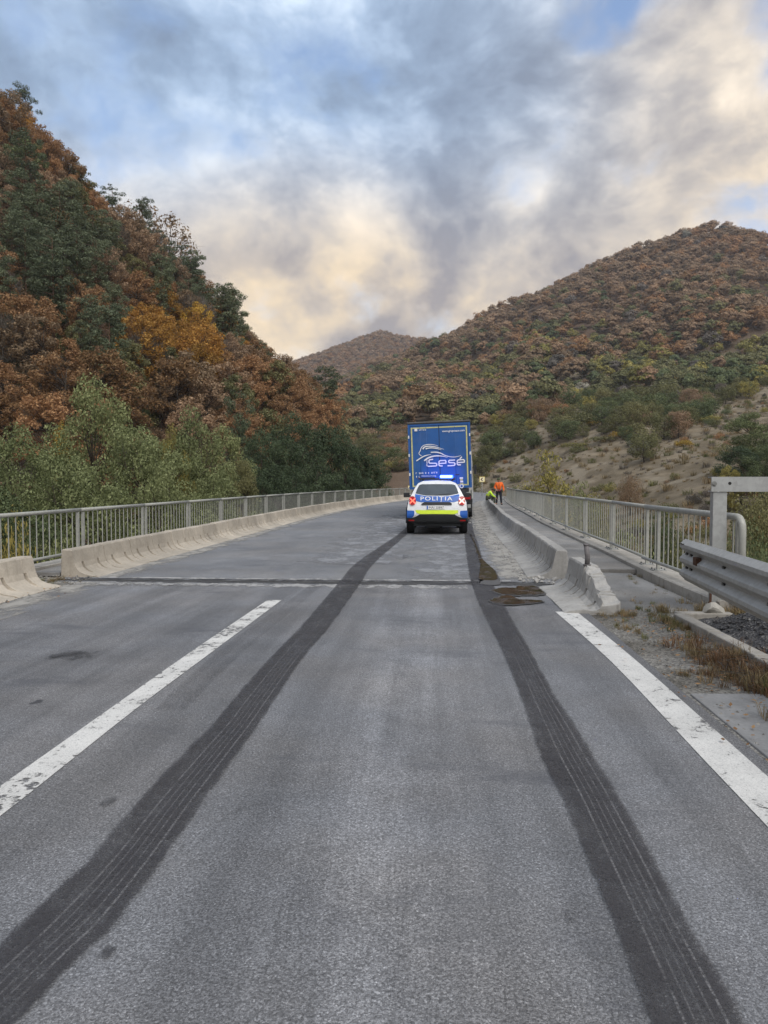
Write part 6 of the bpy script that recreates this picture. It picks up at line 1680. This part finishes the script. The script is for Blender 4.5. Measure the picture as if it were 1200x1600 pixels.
dn = fbm(x, y, 45, 3)
keep = np.where(bare, rg.rand(len(x)) < 0.13 + 0.4 * (dn > 0.28), True); x, y, z, px, py, dz, bare, dn = [q[keep] for q in (x, y, z, px, py, dz, bare, dn)]
low = z < 48 + dn * 85 + np.clip((px - 700) / 500, 0, 1) * 58
wild = np.clip(1 - np.abs(z - 85 - dn * 60) / 70, 0, 1) * 0.5
pat = np.clip(0.5 + fbm(x + 500, y, 70, 3) * 0.75, 0, 0.999)
r1 = rg.rand(len(x)); r2 = np.where(rg.rand(len(x)) < 0.55, np.clip(pat + rg.normal(0, 0.07, len(x)), 0, 0.9999), rg.rand(len(x))); far_k = np.empty(len(x), object)
for i in range(len(x)):
    if low[i] or r1[i] < wild[i]:
        q = r2[i]; far_k[i] = 'green' if q < 0.30 else 'olive' if q < 0.66 else 'lime' if q < 0.79 else 'grey' if q < 0.86 else 'brown' if q < 0.985 else 'gold' if q < 0.99 else 'pale'
    else:
        q = r2[i]; far_k[i] = 'brown' if q < 0.66 else 'russet' if q < 0.92 else 'olive' if q < 0.97 else 'grey' if q < 0.997 else 'pale'
order = np.argsort(dz); info2 = {'green': 'mid green', 'olive': 'olive green', 'lime': 'yellow green', 'grey': 'bare grey', 'brown': 'brown', 'gold': 'bright yellow', 'pale': 'pale silvery', 'russet': 'russet'}
def zone2(a, c): return ('left of the trailer' if a < 640 else 'behind the trailer' if a < 760 else 'above the middle of the right railing' if a < 960 else 'above the right end of the railing' if a < 1120 else 'at the right picture edge')
rest = []; nshow = 0
for i in order:
    kd = far_k[i]; sc = (0.62 + 0.85 * rg.rand() ** 1.3) * (0.80 if low[i] else 1.0) * (0.55 if bare[i] else 1.0); rz = rg.rand() * 6.3
    if nshow < 280 and dz[i] < 430:
        nshow += 1; bush_ = bare[i] or rg.rand() < 0.3
        sh = hill_bush[rg.randint(3)] if bush_ else round_tree[rg.randint(3)]; s2 = sc * (1.25 if bush_ else 0.92)
        nm = 'shrub' if bush_ else 'hillside_tree'
        plant(nm, sh, kd, (x[i], y[i], z[i] - 0.2), s2, rz, '%s %s on the right slope %s' % (info2[kd], 'shrub' if bush_ else 'tree', zone2(px[i], py[i])), 'shrub' if bush_ else 'tree', '%s %s on the right slope %s' % (info2[kd], 'shrubs' if bush_ else 'trees', zone2(px[i], py[i])), 0.9 + 0.3 * rg.rand())
    else: rest.append((x[i], y[i], z[i] - 1.6 - (1.2 if low[i] else 0), sc * 1.05, rz, kd))
print('right hill', len(x), 'rest', len(rest))
mats_r = ['green', 'olive', 'lime', 'grey', 'brown', 'russet', 'gold', 'pale']
protos = [mesh_np('crown', far_crown[(k + 3 * j) % 6][1][0], far_crown[(k + 3 * j) % 6][1][1], mats=[LM[m_]]) for k, m_ in enumerate(mats_r) for j in range(2)]
stuff_scatter('far_forest', 'brown and olive autumn forest covering the right hill', [(a, b_, c, s_, t, mats_r.index(k) * 2 + rg.randint(2)) for a, b_, c, s_, t, k in rest], protos)
# the farthest peak
x, y = field(-600, 350, 1130, 1660, 10.0); z = HM(x, y); px, py, dz = project(np.stack([x, y, z + 5], 1)); ok = (px > 380) & (px < 720); x, y, z = x[ok], y[ok], z[ok]
v = visible(x, y, z + 10, 24); x, y, z = x[v], y[v], z[v]
stuff_scatter('distant_forest', 'brown forest on the farthest peak', np.stack([x, y, z - 0.5, 1.3 + 0.5 * rg.rand(len(x)), rg.rand(len(x)) * 6.3, 8 + rg.randint(0, 4, len(x))], 1), protos)
print('far peak', len(x))
# low scrub and dry grass on the bare slope and the river bank
def tuft_mesh(seed, n, h, spread, mat, wd=0.012):
    r = np.random.RandomState(seed); a = r.rand(n) * 6.3; rad = spread * r.rand(n) ** 0.7; hh = h * (0.4 + 0.8 * r.rand(n)); b0 = np.stack([np.cos(a) * rad, np.sin(a) * rad, 0 * a], 1)
    ln = np.stack([np.cos(a + r.normal(0, .8, n)), np.sin(a + r.normal(0, .8, n)), 0 * a], 1) * (hh * (0.25 + 0.7 * r.rand(n)))[:, None]
    sd_ = np.stack([-ln[:, 1], ln[:, 0], 0 * a], 1); sd_ /= np.linalg.norm(sd_, axis=1)[:, None] + 1e-9; sd_ *= wd / 2
    m_ = b0 + ln * 0.4 + np.stack([0 * a, 0 * a, hh * 0.62], 1); t_ = b0 + ln + np.stack([0 * a, 0 * a, hh * (0.75 + 0.3 * r.rand(n))], 1)
    V = np.stack([b0 - sd_, b0 + sd_, m_ + sd_ * 0.8, m_ - sd_ * 0.8, t_], 1).reshape(-1, 3); k = np.arange(n) * 5
    return mesh_np('tuft', V, np.stack([k, k + 1, k + 2, k + 3], 1), np.stack([k + 3, k + 2, k + 4], 1), mats=[LM[mat]])
big_tufts = [tuft_mesh(300 + k, 60, 0.7, 0.5, m_, 0.05) for k, m_ in enumerate(('blade', 'blade', 'grey', 'blade_green', 'blade'))]
x, y = field(4, 330, 24, 420, 2.3); x += rg.normal(0, 0.8, len(x)); y += rg.normal(0, 0.8, len(y)); z = HM(x, y); px, py, dz = project(np.stack([x, y, z + .3], 1)); rd, _ = road_dist(x, y)
ok = (px > 560) & (px < 1260) & (rd > 7.5) & (z > -5.3); x, y, z = x[ok], y[ok], z[ok]; v = visible(x, y, z + 1.2, 24); x, y, z = x[v], y[v], z[v]
stuff_scatter('dry_grass', 'dry grass on the bare slope and river bank to the right', np.stack([x, y, z - 0.05, 0.35 + 1.3 * rg.rand(len(x)) ** 2, rg.rand(len(x)) * 6.3, rg.randint(0, 5, len(x))], 1), big_tufts)

# ---- single plants right of the bridge
def right_plant(name, px, py, Y, wpx, shapes, mat, label, H0, group=None): return riverside(name, px, py, Y, wpx, shapes, mat, label, group, H0)
right_plant('young_tree', 858, 693, 46, 95, [near_sapling], 'lime', 'young yellow green tree with thin branches behind the right railing', 6)
right_plant('young_tree', 905, 745, 50, 70, [near_sapling], 'willow', 'small grey green sapling right of the young yellow green tree', 6)
for (px, py, Y, wpx, mat, lab) in ((815, 742, 62, 70, 'olive', 'olive bush left of the young yellow green tree'), (870, 752, 52, 80, 'green', 'green bush at the foot of the young yellow green tree'), (925, 757, 56, 75, 'lime', 'yellowish bush behind the middle of the right railing'),
        (985, 733, 95, 44, 'brown', 'brown scrub on the bank above the right railing'), (1035, 770, 40, 70, 'green', 'green bush seen above the right railing before the tall post'), (1080, 790, 30, 90, 'olive', 'olive bush behind the tall steel post'),
        (1165, 785, 26, 130, 'green', 'green bush right of the bent railing end'), (1150, 800, 20, 110, 'olive', 'dull olive bush behind the bent railing end'), (1215, 800, 17, 160, 'green', 'green bush above the guardrail at the right picture edge'), (1190, 745, 44, 110, 'olive', 'olive green bush under the crossbar at the right picture edge'),
        (980, 800, 24, 120, 'willow', 'grey green bush seen through the nearest right balusters'), (920, 790, 30, 110, 'olive', 'olive scrub seen through the middle right balusters'), (1070, 830, 18, 120, 'olive', 'low olive scrub seen behind the guardrail end')):
    right_plant('bush', px, py, Y, wpx, near_bush, mat, lab, 4)
for (px, py, Y, wpx, mat, lab) in ((1185, 640, 96, 120, 'green', 'dark green tree on the right picture edge above the crossbar'), (1160, 690, 84, 90, 'alder', 'dark tree left of the crossbar end'), (1215, 690, 78, 120, 'green', 'green tree cut off by the right picture edge'), (1140, 728, 80, 50, 'lime', 'small yellow green tree just above the crossbar')):
    right_plant('slope_tree', px, py, Y, wpx, near_broad, mat, lab, 10)
for (px, py, Y, wpx, mat, lab) in ((1070, 686, 130, 34, 'gold', 'small bright yellow shrub alone on the bare slope'), (970, 672, 170, 40, 'gold', 'orange yellow shrub below the green thicket on the slope'), (928, 655, 190, 26, 'gold', 'little yellow shrub high on the bare slope'), (1110, 648, 160, 50, 'lime', 'pale yellow shrub under the upper edge of the bare slope'),
        (940, 680, 150, 60, 'olive', 'olive shrub in the middle of the bare slope'), (905, 690, 140, 60, 'lime', 'yellowish shrub left of the middle of the bare slope')):
    x, _, z = P(px, py, Y); 
    for Yt in range(60, 520, 4):
        q = P(px, py + 14, Yt)
        if q[2] < ground(q[0], Yt): Y = Yt; break
    right_plant('shrub', px, py, Y, wpx, hill_bush, mat, lab, 3.2)

# ---- grass in the right verge
small_tufts = [tuft_mesh(320 + k, 46, 0.105, 0.075, m_, 0.005) for k, m_ in enumerate(('blade', 'blade_red', 'blade_green', 'blade', 'blade_red'))]
x, y = field(6, 300, 60, 400, 3.4); z = HM(x, y); px, py, dz = project(np.stack([x, y, z + .3], 1)); rd, _ = road_dist(x, y)
ok = (px > 560) & (px < 1260) & (rd > 8) & (z > -5.3) & (fbm(x, y, 20, 3) + 0.12 * rg.normal(0, 1, len(x)) > 0.26); x, y, z = x[ok], y[ok], z[ok]; v = visible(x, y, z + 1.5, 24); x, y, z = x[v], y[v], z[v]
sc_m = ['grey', 'olive', 'brown', 'lime', 'grey', 'russet']
stuff_scatter('low_scrub', 'low grey and brown scrub on the bare slope to the right', np.stack([x, y, z - 0.15, 0.22 + 0.42 * rg.rand(len(x)) ** 2, rg.rand(len(x)) * 6.3, rg.randint(0, 6, len(x))], 1), [crown_mesh(hill_bush[k % 3], m_) for k, m_ in enumerate(sc_m)])
pts = []
def patch(cx, cy, sx, sy, n, sc, which):
    for _ in range(n): pts.append((cx + rg.normal(0, sx), cy + rg.normal(0, sy), 0.0, sc * (0.5 + 0.9 * rg.rand()), rg.rand() * 6.3, which[rg.randint(len(which))]))
patch(2.42, 5.85, 0.16, 0.55, 75, 0.9, (0, 1, 1, 3, 4)); patch(2.55, 5.1, 0.14, 0.4, 60, 1.05, (0, 2, 2, 3, 4)); patch(2.48, 4.3, 0.12, 0.4, 60, 1.0, (1, 1, 0, 4)); patch(2.12, 5.6, 0.12, 0.14, 16, 0.6, (0, 3, 1))
patch(2.06, 7.45, 0.07, 0.22, 22, 0.45, (0, 3, 2)); patch(2.52, 7.7, 0.06, 0.35, 34, 0.6, (2, 0, 2, 3)); patch(2.62, 8.9, 0.12, 0.2, 8, 0.5, (0, 2)); patch(2.15, 8.3, 0.06, 0.15, 8, 0.4, (0, 2, 3))
patch(3.25, 8.3, 0.25, 0.25, 40, 0.9, (0, 3)); patch(2.55, 3.2, 0.15, 0.6, 90, 1.0, (0, 1, 2, 3)); patch(3.2, 9.9, 0.12, 0.9, 30, 0.5, (0, 2, 3)); patch(2.2, 8.15, 0.2, 0.08, 14, 0.5, (0, 3))
patch(-6.05, 10.25, 0.25, 0.2, 40, 0.6, (0, 2, 3)); patch(-5.9, 9.2, 0.1, 0.8, 30, 0.6, (2, 0)); patch(3.9, 6.0, 0.3, 2.0, 160, 1.2, (0, 2, 3))
stuff_scatter('verge_grass', 'dry reddish and green grass growing in the right verge', pts, small_tufts)
# fallen leaves on the verge and along the left barrier
n_ = 900; k_ = rg.rand(n_) < 0.7
lx_ = np.where(k_, 2.35 + rg.normal(0, 0.28, n_), -5.9 + rg.normal(0, 0.35, n_)); ly_ = np.where(k_, 5.9 + rg.normal(0, 1.5, n_), 9.8 + rg.normal(0, 0.9, n_))
V, Qd = cards(np.stack([lx_, ly_, np.where(k_, 0.022, 0.02) + 0.012 * rg.rand(n_)], 1), np.tile((0.0, 0.0, 2.2), (n_, 1)), 0.034, rg, 0.6)
tag(link('fallen_leaves', mesh_np('fallen_leaves', V, Qd, mats=[LM['russet']])), 'small dry brown leaves fallen on the verge and by the barrier gap', None, kind='stuff')
# fallen twigs and dry stalks in the grass
mb = MB()
for k in range(60):
    cx, cy = 2.42 + rg.normal(0, 0.10), 5.75 + rg.normal(0, 0.4); a = rg.uniform(0, 6.3); L_ = rg.uniform(0.10, 0.4); p0_ = Vector((cx, cy, 0.03 + rg.rand() * 0.03)); d_ = Vector((math.cos(a), math.sin(a), rg.uniform(-0.05, 0.15)))
    mb.path([p0_, p0_ + d_ * L_ * 0.5 + Vector((0, 0, 0.01)), p0_ + d_ * L_], [0.003, 0.0025, 0.001], 3)
tag(mb.build('dry_stalks', M['bark_grey']), 'dry stalks and twigs lying in the verge grass', None, kind='stuff')

# ---- the air: a faint even haze over the whole valley
m = bpy.data.materials.new('haze'); m.use_nodes = True; m.node_tree.nodes.clear()
ho = m.node_tree.nodes.new('ShaderNodeOutputMaterial'); pv = m.node_tree.nodes.new('ShaderNodeVolumePrincipled')
pv.inputs['Color'].default_value = (0.92, 0.94, 1.0, 1); pv.inputs['Density'].default_value = 0.00015; pv.inputs['Anisotropy'].default_value = 0.2
m.node_tree.links.new(pv.outputs[0], ho.inputs['Volume'])
MB().box((200, 1235, 195), (3600, 2800, 420)).build('haze', m)['kind'] = 'stuff'
